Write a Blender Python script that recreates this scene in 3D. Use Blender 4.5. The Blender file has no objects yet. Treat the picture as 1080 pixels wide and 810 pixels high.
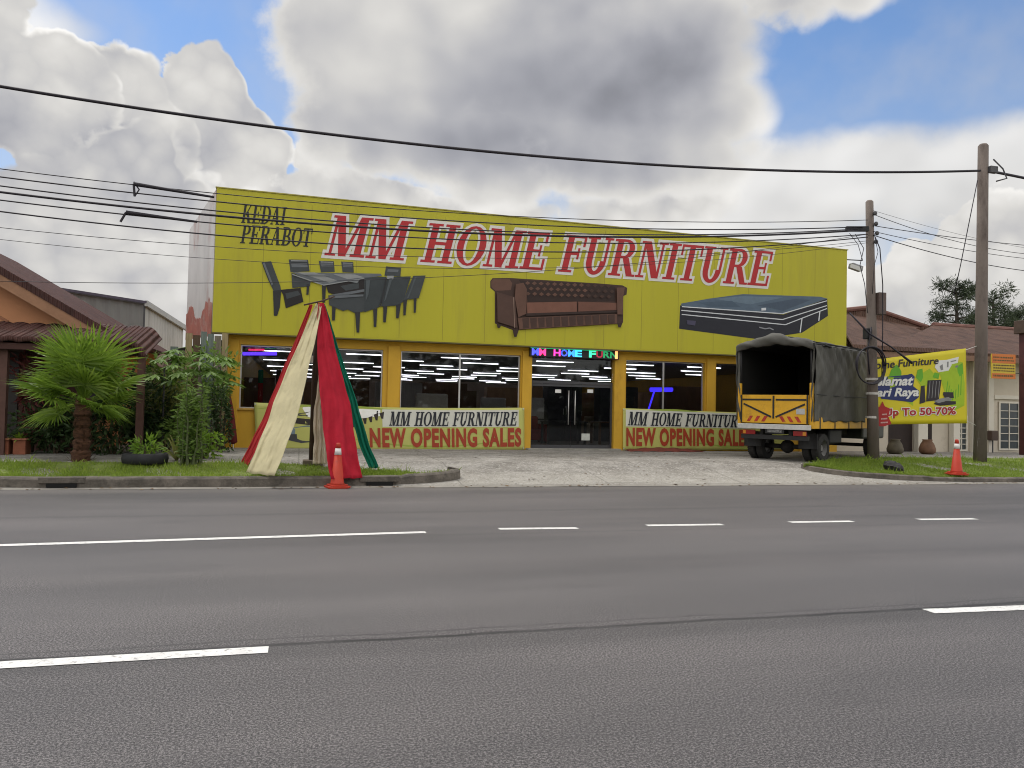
import bpy, bmesh, math, random
import numpy as np
from mathutils import Vector, Matrix
from mathutils.geometry import tessellate_polygon
random.seed(7); np.random.seed(7)
R = math.radians
sc = bpy.context.scene
COL = sc.collection

UNSEEN_BOOST, CLG, SKYG, SUNE, EXPO = .78, 1.0, 1.3, 1.8, 0.0
# ------------------------------------------------------------------ camera (1.5 m eye height, at the kerb across the road)
FPX, CXP, CYP = 815.0, 540.0, 405.0
YAW, PIT, ROL = R(15.2), R(1.757), R(1.24)
EYE = Vector((0, 0, 1.5))
fwd = Vector((math.sin(YAW)*math.cos(PIT), math.cos(YAW)*math.cos(PIT), math.sin(PIT)))
r0 = Vector((math.cos(YAW), -math.sin(YAW), 0)); u0 = r0.cross(fwd)
rgt = r0*math.cos(ROL) + u0*math.sin(ROL); upv = u0*math.cos(ROL) - r0*math.sin(ROL)
cam = bpy.data.cameras.new('camera'); cam_o = bpy.data.objects.new('camera', cam); COL.objects.link(cam_o)
cam.sensor_width = 36; cam.lens = FPX/1080*36; cam.clip_end = 3000; cam.clip_start = .05
m3 = Matrix((rgt, upv, -fwd)).transposed(); cam_o.matrix_world = Matrix.Translation(EYE) @ m3.to_4x4()
sc.camera = cam_o

def ray(px, py): return (fwd + rgt*((px-CXP)/FPX) + upv*((CYP-py)/FPX))
def P(px, py, Y):
    d = ray(px, py); return EYE + d*((Y-EYE.y)/d.y)
def PD(px, py, depth): return EYE + ray(px, py)*depth
def G(px, py, z=0.0):
    d = ray(px, py); return EYE + d*((z-EYE.z)/d.z)
def gz(Y):
    k = [(-99, 0), (14.25, 0.0), (14.5, .03), (16.6, .29), (21.2, .31), (300, .31)]
    for (a, b), (c, d) in zip(k, k[1:]):
        if Y <= c: return b+(d-b)*(Y-a)/(c-a)
    return .31

# ------------------------------------------------------------------ materials
def s2l(c): return tuple((x/255/12.92 if x/255 <= .04045 else ((x/255+.055)/1.055)**2.4) for x in c)
def newmat(name):
    m = bpy.data.materials.new(name); m.use_nodes = True
    return m, m.node_tree.nodes, m.node_tree.links, m.node_tree.nodes['Principled BSDF']
def ramp(N, stops, interp='LINEAR'):
    r = N.new('ShaderNodeValToRGB'); r.color_ramp.interpolation = interp
    e = r.color_ramp.elements
    while len(e) < len(stops): e.new(.5)
    for el, (p, c) in zip(e, stops): el.position = p; el.color = (*c[:3], 1)
    return r
def mul(c, k): return tuple(min(1, x*k) for x in c)
MC = {}
def mat(name, col, rough=.6, var=.18, scale=3.0, bump=0.0, bscale=40, metal=0.0, col2=None, stretch=None, spec=.4, dirt=None, dscale=1.2, dlo=.52, dhi=.68):
    if name in MC: return MC[name]
    m, N, L, B = newmat(name)
    tc = N.new('ShaderNodeTexCoord'); mp = N.new('ShaderNodeMapping'); L.new(tc.outputs['Object'], mp.inputs[0])
    if stretch: mp.inputs['Scale'].default_value = stretch
    n = N.new('ShaderNodeTexNoise'); n.inputs['Scale'].default_value = scale; n.inputs['Detail'].default_value = 6; n.inputs['Roughness'].default_value = .62
    L.new(mp.outputs[0], n.inputs['Vector'])
    rp = ramp(N, [(.28, mul(col, 1-var)), (.72, col2 or mul(col, 1+var))]); L.new(n.outputs['Fac'], rp.inputs[0])
    out = rp.outputs[0]
    if dirt:
        n3 = N.new('ShaderNodeTexNoise'); n3.inputs['Scale'].default_value = dscale; n3.inputs['Detail'].default_value = 9; n3.inputs['Roughness'].default_value = .7
        L.new(mp.outputs[0], n3.inputs['Vector'])
        r3 = ramp(N, [(dlo, (0, 0, 0)), (dhi, (.8, .8, .8))]); L.new(n3.outputs['Fac'], r3.inputs[0])
        mx = N.new('ShaderNodeMix'); mx.data_type = 'RGBA'; L.new(r3.outputs[0], mx.inputs[0]); L.new(out, mx.inputs[6]); mx.inputs[7].default_value = (*dirt, 1)
        out = mx.outputs[2]
    L.new(out, B.inputs['Base Color'])
    B.inputs['Roughness'].default_value = rough; B.inputs['Metallic'].default_value = metal; B.inputs['Specular IOR Level'].default_value = spec
    if bump:
        n2 = N.new('ShaderNodeTexNoise'); n2.inputs['Scale'].default_value = bscale; n2.inputs['Detail'].default_value = 5; L.new(mp.outputs[0], n2.inputs['Vector'])
        b = N.new('ShaderNodeBump'); b.inputs['Strength'].default_value = bump; b.inputs['Distance'].default_value = .02
        L.new(n2.outputs['Fac'], b.inputs['Height']); L.new(b.outputs[0], B.inputs['Normal'])
    MC[name] = m; return m
def emit(name, col, s):
    if name in MC: return MC[name]
    m, N, L, B = newmat(name); B.inputs['Base Color'].default_value = (*col, 1)
    B.inputs['Emission Color'].default_value = (*col, 1); B.inputs['Emission Strength'].default_value = s
    MC[name] = m; return m
def leafmat(name, c1, c2, trans=.35, rough=.5, tip=None):
    if name in MC: return MC[name]
    m, N, L, B = newmat(name); oi = N.new('ShaderNodeObjectInfo')
    g = N.new('ShaderNodeNewGeometry'); tc = N.new('ShaderNodeTexCoord')
    n = N.new('ShaderNodeTexNoise'); n.inputs['Scale'].default_value = 1.7; n.inputs['Detail'].default_value = 3; L.new(tc.outputs['Object'], n.inputs['Vector'])
    a = N.new('ShaderNodeMath'); a.operation = 'MULTIPLY_ADD'; L.new(g.outputs['Random Per Island'], a.inputs[0]); a.inputs[1].default_value = .42
    s = N.new('ShaderNodeMath'); s.operation = 'MULTIPLY'; L.new(n.outputs['Fac'], s.inputs[0]); s.inputs[1].default_value = .5; o2_ = N.new('ShaderNodeMath'); o2_.operation = 'MULTIPLY_ADD'; L.new(oi.outputs['Random'], o2_.inputs[0]); o2_.inputs[1].default_value = .26; L.new(s.outputs[0], o2_.inputs[2]); L.new(o2_.outputs[0], a.inputs[2])
    st = [(.15, c1), (.8, c2)]
    if tip: st.append((.93, tip))
    rp = ramp(N, st); L.new(a.outputs[0], rp.inputs[0]); L.new(rp.outputs[0], B.inputs['Base Color'])
    B.inputs['Roughness'].default_value = rough; B.inputs['Specular IOR Level'].default_value = .35
    t = N.new('ShaderNodeBsdfTranslucent'); L.new(rp.outputs[0], t.inputs[0])
    mx = N.new('ShaderNodeMixShader'); mx.inputs[0].default_value = trans; L.new(B.outputs[0], mx.inputs[1]); L.new(t.outputs[0], mx.inputs[2])
    L.new(mx.outputs[0], N['Material Output'].inputs[0]); MC[name] = m; return m
def clothmat(name, col, trans=.25, rough=.85):
    m = mat(name, col, rough, .16, 2.5, .25, 60, dirt=mul(col, .62), dscale=2.2, dlo=.54, dhi=.72, spec=.15); N, L = m.node_tree.nodes, m.node_tree.links
    B = N['Principled BSDF']; t = N.new('ShaderNodeBsdfTranslucent'); t.inputs[0].default_value = (*col, 1)
    mx = N.new('ShaderNodeMixShader'); mx.inputs[0].default_value = trans; L.new(B.outputs[0], mx.inputs[1]); L.new(t.outputs[0], mx.inputs[2])
    L.new(mx.outputs[0], N['Material Output'].inputs[0]); return m
def glassmat(name, tint, refl=1.0):
    if name in MC: return MC[name]
    m, N, L, B = newmat(name); N.remove(B)
    tr = N.new('ShaderNodeBsdfTransparent'); tr.inputs[0].default_value = (*tint, 1)
    gl = N.new('ShaderNodeBsdfGlossy'); gl.inputs['Roughness'].default_value = .02; gl.inputs[0].default_value = (.9, .95, .95, 1)
    fr = N.new('ShaderNodeFresnel'); fr.inputs[0].default_value = 1.45
    k = N.new('ShaderNodeMath'); k.operation = 'MULTIPLY'; k.inputs[1].default_value = refl; L.new(fr.outputs[0], k.inputs[0])
    mx = N.new('ShaderNodeMixShader'); L.new(k.outputs[0], mx.inputs[0]); L.new(tr.outputs[0], mx.inputs[1]); L.new(gl.outputs[0], mx.inputs[2])
    L.new(mx.outputs[0], N['Material Output'].inputs[0]); MC[name] = m; return m

# ------------------------------------------------------------------ mesh helpers
class MB:
    def __init__(s): s.v = []; s.f = []; s.mi = []
    def add(s, vs, fs, mi=0):
        o = len(s.v); s.v += [tuple(v) for v in vs]; s.f += [tuple(i+o for i in f) for f in fs]; s.mi += [mi]*len(fs); return s
    def box(s, x0, y0, z0, x1, y1, z1, mi=0, M=None):
        vs = [Vector(p) for p in ((x0,y0,z0),(x1,y0,z0),(x1,y1,z0),(x0,y1,z0),(x0,y0,z1),(x1,y0,z1),(x1,y1,z1),(x0,y1,z1))]
        if M: vs = [M @ v for v in vs]
        return s.add(vs, [(0,3,2,1),(4,5,6,7),(0,1,5,4),(1,2,6,5),(2,3,7,6),(3,0,4,7)], mi)
    def beam(s, a, b, w, h, mi=0, up=Vector((0,0,1))):
        a, b = Vector(a), Vector(b); d = (b-a); l = d.length; d.normalize()
        x = d.cross(up)
        if x.length < 1e-4: x = Vector((1,0,0))
        x.normalize(); y = x.cross(d)
        M = Matrix((x, d, y)).transposed().to_4x4(); M.translation = a
        return s.box(-w/2, 0, -h/2, w/2, l, h/2, mi, M)
    def tube(s, pts, r, seg=8, mi=0, caps=True):
        pts = [Vector(p) for p in pts]; n = len(pts); rs = r if isinstance(r, (list, tuple)) else [r]*n
        vs = []; px = None
        for i, p in enumerate(pts):
            d = (pts[min(i+1, n-1)]-pts[max(i-1, 0)]).normalized()
            if px is None: px = d.orthogonal().normalized()
            px = (px - d*px.dot(d)); px = px.normalized() if px.length > 1e-6 else d.orthogonal().normalized()
            q = d.cross(px)
            for k in range(seg):
                a = 2*math.pi*k/seg; vs.append(p + (px*math.cos(a)+q*math.sin(a))*rs[i])
        fs = [(i*seg+k, i*seg+(k+1) % seg, (i+1)*seg+(k+1) % seg, (i+1)*seg+k) for i in range(n-1) for k in range(seg)]
        if caps: fs += [tuple(range(seg-1, -1, -1)), tuple((n-1)*seg+k for k in range(seg))]
        return s.add(vs, fs, mi)
    def lathe(s, prof, c=(0,0,0), seg=20, mi=0, axis=None, capb=True, capt=True):
        c = Vector(c); M = axis.to_track_quat('Z', 'Y').to_matrix() if axis else Matrix.Identity(3)
        vs = [c + M @ Vector((r*math.cos(2*math.pi*k/seg), r*math.sin(2*math.pi*k/seg), z)) for r, z in prof for k in range(seg)]
        n = len(prof); fs = [(i*seg+k, i*seg+(k+1) % seg, (i+1)*seg+(k+1) % seg, (i+1)*seg+k) for i in range(n-1) for k in range(seg)]
        if capb: fs.append(tuple(range(seg-1, -1, -1)))
        if capt: fs.append(tuple((n-1)*seg+k for k in range(seg)))
        return s.add(vs, fs, mi)
    def poly(s, pts, mi=0):
        pts = [Vector(p) for p in pts]
        if len(pts) <= 3: return s.add(pts, [tuple(range(len(pts)))], mi)
        return s.add(pts, [tuple(t) for t in tessellate_polygon([pts])], mi)
    def prism(s, pts, ext, mi=0):
        pts = [Vector(p) for p in pts]; ext = Vector(ext); n = len(pts)
        t = [tuple(x) for x in tessellate_polygon([pts])]
        s.add(pts + [p+ext for p in pts], t + [tuple(n+i for i in reversed(x)) for x in t] + [(i, (i+1) % n, n+(i+1) % n, n+i) for i in range(n)], mi)
        return s
    def grid(s, fn, nu, nv, mi=0, wrap=False):
        vs = [fn(u/nu, v/nv) for v in range(nv+1) for u in range(nu+1)]; w = nu+1
        return s.add(vs, [(v*w+u, v*w+u+1, (v+1)*w+u+1, (v+1)*w+u) for v in range(nv) for u in range(nu)], mi)
    def build(s, name, mats, parent=None, smooth=False, bevel=0, solid=0, local=False, fixn=True):
        me = bpy.data.meshes.new(name)
        base = Vector((0,0,0))
        if parent is not None:
            if not local: base = Vector(parent['_loc'])
        elif not local and s.v:
            a = np.array(s.v, dtype=float); base = Vector(((a[:,0].min()+a[:,0].max())/2, (a[:,1].min()+a[:,1].max())/2, a[:,2].min()))
        me.from_pydata([(v[0]-base.x, v[1]-base.y, v[2]-base.z) for v in s.v], [], s.f)
        if not isinstance(mats, (list, tuple)): mats = [mats]
        for m in mats: me.materials.append(m)
        if len(mats) > 1: me.polygons.foreach_set('material_index', s.mi)
        if smooth: me.polygons.foreach_set('use_smooth', [True]*len(me.polygons))
        if fixn and len(s.f) < 20000:
            bm = bmesh.new(); bm.from_mesh(me); bmesh.ops.recalc_face_normals(bm, faces=bm.faces); bm.to_mesh(me); bm.free()
        o = bpy.data.objects.new(name, me); COL.objects.link(o)
        if parent is not None: o.parent = parent
        else: o.location = base
        o['_loc'] = tuple(base) if parent is None else tuple(Vector(parent['_loc']))
        if bevel:
            b = o.modifiers.new('bevel', 'BEVEL'); b.width = bevel; b.segments = 2; b.limit_method = 'ANGLE'; b.angle_limit = R(40)
        if solid:
            b = o.modifiers.new('solid', 'SOLIDIFY'); b.thickness = solid; b.offset = 0
        return o
def tag(o, label=None, cat=None, group=None, kind=None):
    for k, v in (('label', label), ('category', cat), ('group', group), ('kind', kind)):
        if v: o[k] = v
    return o
def thing(name, label, cat, loc, rotz=0, group=None):
    o = bpy.data.objects.new(name, None); COL.objects.link(o); o.location = loc; o.rotation_euler = (0, 0, rotz); o['_loc'] = tuple(loc)
    o.empty_display_size = .2
    return tag(o, label, cat, group)
def kids(o): return [c for c in bpy.data.objects if c.parent == o]
def dup(o, loc, rotz=None, label=None, scale=None):
    def cp(x, par):
        c = x.copy(); COL.objects.link(c)
        if par is not None: c.parent = par
        for k in kids(x): cp(k, c)
        return c
    r = cp(o, None); r.location = loc; r['_loc'] = tuple(loc)
    if rotz is not None: r.rotation_euler = (0, 0, rotz)
    if scale: r.scale = (scale,)*3
    if label: r['label'] = label
    return r
def struct(o): o['kind'] = 'structure'; return o
def rn(a, b): return random.uniform(a, b)

# ------------------------------------------------------------------ lettering
def text2d(txt, bold=0.0, shear=0.0, spacing=1.0):
    cu = bpy.data.curves.new('t', 'FONT'); cu.body = txt; cu.offset = bold; cu.shear = shear; cu.space_character = spacing; cu.resolution_u = 3
    ob = bpy.data.objects.new('t', cu); me = ob.to_mesh()
    vs = [(v.co.x, v.co.y) for v in me.vertices]; fs = [tuple(p.vertices) for p in me.polygons]
    ob.to_mesh_clear(); bpy.data.objects.remove(ob); bpy.data.curves.remove(cu)
    return vs, fs
T_ = .2
def r_(a, b, c, d): return ('r', a, b, c, d)
STEM = [r_(.1, 0, .3, 1)]
GL = {
 'I': (.44, [r_(.12,0,.32,1), r_(0,0,.44,.06), r_(0,.94,.44,1)]),
 'H': (.96, [r_(.12,0,.32,1), r_(0,0,.44,.06), r_(0,.94,.44,1), r_(.64,0,.84,1), r_(.52,0,.96,.06), r_(.52,.94,.96,1), r_(.3,.46,.66,.54)]),
 'E': (.78, STEM+[r_(0,.93,.72,1), r_(0,0,.76,.07), r_(.3,.47,.55,.54), r_(.64,.72,.72,.95), r_(.68,.05,.76,.3), r_(.5,.36,.57,.66)]),
 'F': (.72, STEM+[r_(0,.93,.72,1), r_(0,0,.44,.06), r_(.3,.47,.55,.54), r_(.64,.7,.72,.95), r_(.5,.36,.57,.66)]),
 'T': (.78, [r_(.29,0,.49,1), r_(0,.93,.78,1), r_(0,.7,.07,.95), r_(.71,.7,.78,.95), r_(.17,0,.61,.06)]),
 'L': (.72, STEM+[r_(0,.94,.42,1), r_(0,0,.7,.07), r_(.62,.05,.7,.32)]),
 'D': (.88, STEM+[r_(0,0,.38,.07), r_(0,.93,.38,1), ('b',.37,.5,.5,.5,.21,.07,-90,90)]),
 'P': (.74, STEM+[r_(0,0,.42,.06), r_(0,.93,.42,1), r_(.3,.48,.42,.55), ('b',.41,.74,.32,.26,.19,.07,-90,90)]),
 'R': (.9, STEM+[r_(0,0,.42,.06), r_(0,.93,.42,1), r_(.3,.48,.42,.55), ('b',.41,.74,.32,.26,.19,.07,-90,90), ('d',.74,0,.48,.5,.22), r_(.62,0,.92,.06)]),
 'B': (.82, STEM+[r_(0,0,.42,.07), r_(0,.93,.42,1), r_(.3,.48,.42,.55), ('b',.41,.74,.3,.26,.18,.07,-90,90), ('b',.41,.275,.38,.275,.2,.07,-90,90)]),
 'O': (.9, [('b',.45,.5,.45,.52,.21,.06,0,360)]),
 'U': (.9, [r_(.1,.35,.3,1), r_(0,.94,.42,1), r_(.68,.35,.77,1), r_(.58,.94,.88,1), ('b',.435,.36,.335,.38,.2,.1,180,360)]),
 'N': (.94, [r_(.1,0,.18,1), r_(0,0,.3,.06), r_(0,.94,.22,1), ('d',.7,0,.2,1,.24), r_(.73,0,.81,1), r_(.62,.94,.94,1)]),
 'M': (1.14, [r_(.1,0,.18,1), r_(0,0,.3,.06), r_(0,.94,.22,1), ('d',.5,0,.22,1,.22), ('d',.54,0,.84,1,.09), r_(.82,0,1.02,1), r_(.72,0,1.14,.06), r_(.9,.94,1.14,1)]),
 'A': (.88, [('d',.12,0,.4,1,.08), ('d',.66,0,.41,1,.22), r_(.2,.3,.6,.37), r_(0,0,.27,.06), r_(.5,0,.88,.06)]),
 'K': (.92, STEM+[r_(0,0,.42,.06), r_(0,.94,.42,1), ('d',.36,.42,.72,1,.09), ('d',.74,0,.46,.6,.22), r_(.6,.94,.86,1), r_(.58,0,.92,.06)]),
 ' ': (.42, []),
}
def serif2d(txt, gap=.07, shear=.27, e=0.0):
    """returns list of (verts2d, faces) pieces, whole text normalised to cap height 1; also total width"""
    x = 0; out = []
    for ch in txt:
        w, ps = GL[ch]
        for p in ps:
            if p[0] == 'r':
                _, a, b, c, d = p; vs = [(a-e,b-e),(c+e,b-e),(c+e,d+e),(a-e,d+e)]; fs = [(0,1,2,3)]
            elif p[0] == 'd':
                _, xa, ya, xb, yb, t = p; t2 = t/2+e*1.2; k = (xb-xa)/(yb-ya)
                ya2, yb2 = ya-e, yb+e; xa2, xb2 = xa-e*k, xb+e*k
                vs = [(xa2-t2,ya2),(xa2+t2,ya2),(xb2+t2,yb2),(xb2-t2,yb2)]; fs = [(0,1,2,3)]
            else:
                _, cx, cy, rx, ry, tk, tn, a0, a1 = p; n = 20; vs = []
                for i in range(n+1):
                    a = R(a0+(a1-a0)*i/n); c_, s_ = math.cos(a), math.sin(a)
                    vs += [(cx+(rx+e)*c_, cy+(ry+e)*s_), (cx+max(.01, rx-tk-e)*c_, cy+max(.01, ry-tn-e)*s_)]
                fs = [(2*i, 2*i+2, 2*i+3, 2*i+1) for i in range(n)]
            out.append(([(x+q[0]+shear*q[1], q[1]) for q in vs], fs))
        x += w+gap
    return out, x-gap
def plane_map(quad, Y):
    """quad of photo points BL, BR, TR, TL on the plane at depth Y -> f(u, v, lift)"""
    bl, br, tr, tl = [P(a, b, Y) for a, b in quad]
    def f(u, v, lift=0.0):
        p = bl*(1-u)*(1-v)+br*u*(1-v)+tr*u*v+tl*(1-u)*v
        return Vector((p.x, Y-lift, p.z))
    return f
def put_serif(mb, txt, f, lift, e=0.0, mi=0, gap=.07, shear=.27, step=.0006):
    ps, w = serif2d(txt, gap, shear, e)
    for i, (vs, fs) in enumerate(ps):
        mb.add([f(x/(w), y, lift+step*(i % 9)) for x, y in vs], fs, mi)
def put_text(mb, txt, f, lift, bold=0.0, mi=0, shear=0.0, spacing=1.0, pad=0.0):
    vs, fs = text2d(txt, bold, shear, spacing)
    v0, _ = text2d(txt, 0.0, shear, spacing)
    a = np.array(v0); x0, y0 = a.min(0); x1, y1 = a.max(0)
    mb.add([f((x-x0)/(x1-x0), (y-y0)/(y1-y0), lift) for x, y in vs], fs, mi)

# ------------------------------------------------------------------ GROUND, ROAD
def asphalt():
    m, N, L, B = newmat('asphalt'); tc = N.new('ShaderNodeTexCoord')
    def noise(s, d=4, r=.6, st=None):
        n = N.new('ShaderNodeTexNoise'); n.inputs['Scale'].default_value = s; n.inputs['Detail'].default_value = d; n.inputs['Roughness'].default_value = r
        if st:
            mp = N.new('ShaderNodeMapping'); mp.inputs['Scale'].default_value = st; L.new(tc.outputs['Object'], mp.inputs[0]); L.new(mp.outputs[0], n.inputs['Vector'])
        else: L.new(tc.outputs['Object'], n.inputs['Vector'])
        return n.outputs['Fac']
    fine = ramp(N, [(.415, (.012, .011, .0112)), (.5, (.081, .0755, .0775)), (.58, (.238, .224, .224))]); fa = N.new('ShaderNodeMath'); fa.operation = 'MULTIPLY'; L.new(noise(78, 3, .75), fa.inputs[0]); fa.inputs[1].default_value = .6
    fb_ = N.new('ShaderNodeMath'); fb_.operation = 'MULTIPLY_ADD'; L.new(noise(170, 2, .7), fb_.inputs[0]); fb_.inputs[1].default_value = .4; L.new(fa.outputs[0], fb_.inputs[2]); L.new(fb_.outputs[0], fine.inputs[0])
    v = N.new('ShaderNodeTexVoronoi'); v.inputs['Scale'].default_value = 120; L.new(tc.outputs['Object'], v.inputs['Vector'])
    sp = ramp(N, [(.0, (1.25, 1.2, 1.15)), (.22, (.95, .95, .95)), (.7, (.8, .8, .8))]); L.new(v.outputs['Distance'], sp.inputs[0])
    big = ramp(N, [(.3, (.68, .68, .69)), (.7, (1.3, 1.27, 1.25))]); L.new(noise(.5, 5, .6, (.25, 1.3, 1)), big.inputs[0])
    def mx(a, b, bt='MULTIPLY', fac=1):
        x = N.new('ShaderNodeMix'); x.data_type = 'RGBA'; x.blend_type = bt; x.clamp_result = False
        if isinstance(fac, (int, float)): x.inputs[0].default_value = fac
        else: L.new(fac, x.inputs[0])
        L.new(a, x.inputs[6])
        if isinstance(b, tuple): x.inputs[7].default_value = (*b, 1)
        else: L.new(b, x.inputs[7])
        return x.outputs[2]
    c = mx(mx(fine.outputs[0], sp.outputs[0]), big.outputs[0])
    # paving joint along the centre line (irregular dark crack), and a faint one at the edge line
    sx = N.new('ShaderNodeSeparateXYZ'); L.new(tc.outputs['Object'], sx.inputs[0])
    w = noise(1.1, 5, .7)
    def band(yc, wid, amp, soft):
        a = N.new('ShaderNodeMath'); a.operation = 'MULTIPLY_ADD'; L.new(w, a.inputs[0]); a.inputs[1].default_value = amp; a.inputs[2].default_value = -amp*.5-yc
        b = N.new('ShaderNodeMath'); b.operation = 'ADD'; L.new(sx.outputs['Y'], b.inputs[0]); L.new(a.outputs[0], b.inputs[1])
        d = N.new('ShaderNodeMath'); d.operation = 'ABSOLUTE'; L.new(b.outputs[0], d.inputs[0])
        e = N.new('ShaderNodeMapRange'); e.interpolation_type = 'SMOOTHSTEP'; L.new(d.outputs[0], e.inputs[0]); e.inputs[1].default_value = wid; e.inputs[2].default_value = wid+soft; e.inputs[3].default_value = 1; e.inputs[4].default_value = 0
        return e.outputs[0]
    def sc_(a, k):
        x = N.new('ShaderNodeMath'); x.operation = 'MULTIPLY'; L.new(a, x.inputs[0])
        if isinstance(k, (int, float)): x.inputs[1].default_value = k
        else: L.new(k, x.inputs[1])
        return x.outputs[0]
    brk = ramp(N, [(.3, (.5,)*3), (.55, (1,)*3)]); L.new(noise(2.3, 4), brk.inputs[0])
    c = mx(c, (.015, .014, .014), 'MIX', sc_(sc_(band(5.03, .012, .10, .03), 1.0), brk.outputs[0]))
    c = mx(c, (.03, .029, .029), 'MIX', sc_(band(4.9, .06, .12, .2), .3))
    c = mx(c, (.03, .029, .029), 'MIX', sc_(sc_(band(8.95, .005, .12, .05), .35), brk.outputs[0]))
    # polished wheel tracks
    c = mx(c, (.13, .122, .122), 'MIX', sc_(band(7.9, .25, .3, .5), .22)); c = mx(c, (.13, .122, .122), 'MIX', sc_(band(6.2, .25, .3, .5), .2))
    c = mx(c, (.15, .138, .128), 'MIX', sc_(band(13.95, .1, .5, .5), .4))
    oil = ramp(N, [(.60, (0,)*3), (.74, (1,)*3)]); L.new(noise(.9, 6, .62, (.5, 1, 1)), oil.inputs[0])
    c = mx(c, (.030, .028, .029), 'MIX', sc_(oil.outputs[0], .30))
    wear = ramp(N, [(.58, (0,)*3), (.72, (1,)*3)]); L.new(noise(.35, 7, .68, (.35, 1.6, 1)), wear.inputs[0])
    c = mx(c, (.135, .125, .12), 'MIX', sc_(wear.outputs[0], .28))
    c = mx(c, (.025, .024, .024), 'MIX', sc_(sc_(band(5.16, .004, .16, .02), .6), brk.outputs[0]))
    c = mx(c, (.03, .028, .028), 'MIX', sc_(sc_(band(10.9, .02, .5, .12), .35), brk.outputs[0]))
    L.new(c, B.inputs['Base Color']); B.inputs['Roughness'].default_value = .68; B.inputs['Specular IOR Level'].default_value = .45
    bp = N.new('ShaderNodeBump'); bp.inputs['Strength'].default_value = .2; bp.inputs['Distance'].default_value = .008; L.new(fine.outputs[0], bp.inputs['Height']); L.new(bp.outputs[0], B.inputs['Normal'])
    return m
g = MB().box(-400, -300, -.6, 400, 900, -.06)
struct(g.build('ground', mat('soil', (.09, .085, .05), .95, .3, .5), smooth=False))
rd = MB().grid(lambda u, v: Vector((-90+180*u, -14+28.22*v, 0)), 30, 8)
ro = rd.build('road', asphalt(), local=True); struct(ro)
# concrete forecourt following the ramp up to the shop
def forecourt_mat():
    m = mat('concrete', (.28, .266, .245), .9, .38, 2.6, .8, 38, dirt=(.12, .108, .094), dscale=.8, dlo=.46, dhi=.7, spec=.25); N, L = m.node_tree.nodes, m.node_tree.links; B = N['Principled BSDF']
    src = B.inputs['Base Color'].links[0].from_socket; tc = N.new('ShaderNodeTexCoord')
    def nz(sc_, d, st=(1, 1, 1)):
        mp = N.new('ShaderNodeMapping'); mp.inputs['Scale'].default_value = st; L.new(tc.outputs['Object'], mp.inputs[0]); n = N.new('ShaderNodeTexNoise'); n.inputs['Scale'].default_value = sc_; n.inputs['Detail'].default_value = d; n.inputs['Roughness'].default_value = .68; L.new(mp.outputs[0], n.inputs['Vector']); return n.outputs['Fac']
    def over(a, col, fac):
        x = N.new('ShaderNodeMix'); x.data_type = 'RGBA'; L.new(fac, x.inputs[0]); L.new(a, x.inputs[6]); x.inputs[7].default_value = (*col, 1); return x.outputs[2]
    g1 = ramp(N, [(.54, (0,)*3), (.60, (.85,)*3)]); L.new(nz(16, 5), g1.inputs[0])
    g2 = ramp(N, [(.57, (0,)*3), (.64, (.85,)*3)]); L.new(nz(23, 5), g2.inputs[0])
    tr = ramp(N, [(.52, (0,)*3), (.68, (.6,)*3)]); L.new(nz(2.2, 6, (.12, 1.6, 1)), tr.inputs[0])
    sx = N.new('ShaderNodeSeparateXYZ'); L.new(tc.outputs['Object'], sx.inputs[0]); wv = nz(1.3, 4)
    ys = N.new('ShaderNodeMath'); ys.operation = 'MULTIPLY_ADD'; L.new(wv, ys.inputs[0]); ys.inputs[1].default_value = .9; L.new(sx.outputs['Y'], ys.inputs[2])
    lip = N.new('ShaderNodeMapRange'); lip.interpolation_type = 'SMOOTHSTEP'; L.new(ys.outputs[0], lip.inputs[0]); lip.inputs[1].default_value = 15.0; lip.inputs[2].default_value = 16.6; lip.inputs[3].default_value = .55; lip.inputs[4].default_value = 0
    c = over(src, (.36, .34, .30), lip.outputs[0]); c = over(c, (.13, .118, .105), tr.outputs[0]); c = over(c, (.40, .385, .36), g1.outputs[0]); c = over(c, (.10, .09, .08), g2.outputs[0])
    for ax, st in (('X', 3.0), ('Y', 2.4)):
        a = N.new('ShaderNodeMath'); a.operation = 'MULTIPLY_ADD'; L.new(wv, a.inputs[0]); a.inputs[1].default_value = .05; L.new(sx.outputs[ax], a.inputs[2])
        f = N.new('ShaderNodeMath'); f.operation = 'PINGPONG'; L.new(a.outputs[0], f.inputs[0]); f.inputs[1].default_value = st/2
        r = N.new('ShaderNodeMapRange'); L.new(f.outputs[0], r.inputs[0]); r.inputs[1].default_value = .008; r.inputs[2].default_value = .022; r.inputs[3].default_value = .38; r.inputs[4].default_value = 0
        c = over(c, (.07, .062, .055), r.outputs[0])
    L.new(c, B.inputs['Base Color']); return m
concrete = forecourt_mat()
YS = [14.22, 14.5, 15.0, 15.6, 16.1, 16.6, 17.5, 19, 21.2, 24, 40, 120]
fc = MB(); XS = [-60+2*i for i in range(61)]
for a, b in zip(YS, YS[1:]):
    for c, d in zip(XS, XS[1:]):
        def zz(x, y): return gz(y) + .004
        fc.add([(c, a, zz(c, a)), (d, a, zz(d, a)), (d, b, zz(d, b)), (c, b, zz(c, b))], [(0, 1, 2, 3)])
bm_o = fc.build('forecourt_pavement', concrete, local=True); struct(bm_o)
# gutter strip
gm = mat('gutter_concrete', (.25, .235, .21), .9, .25, 2.0, .2, 40, dirt=(.16, .14, .11), dscale=2.5)
gt = MB().grid(lambda u, v: Vector((-30+70*u, 14.12+.24*v+.03*math.sin(u*90), .006+.012*v)), 120, 2)
struct(gt.build('gutter', gm, local=True))
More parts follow.
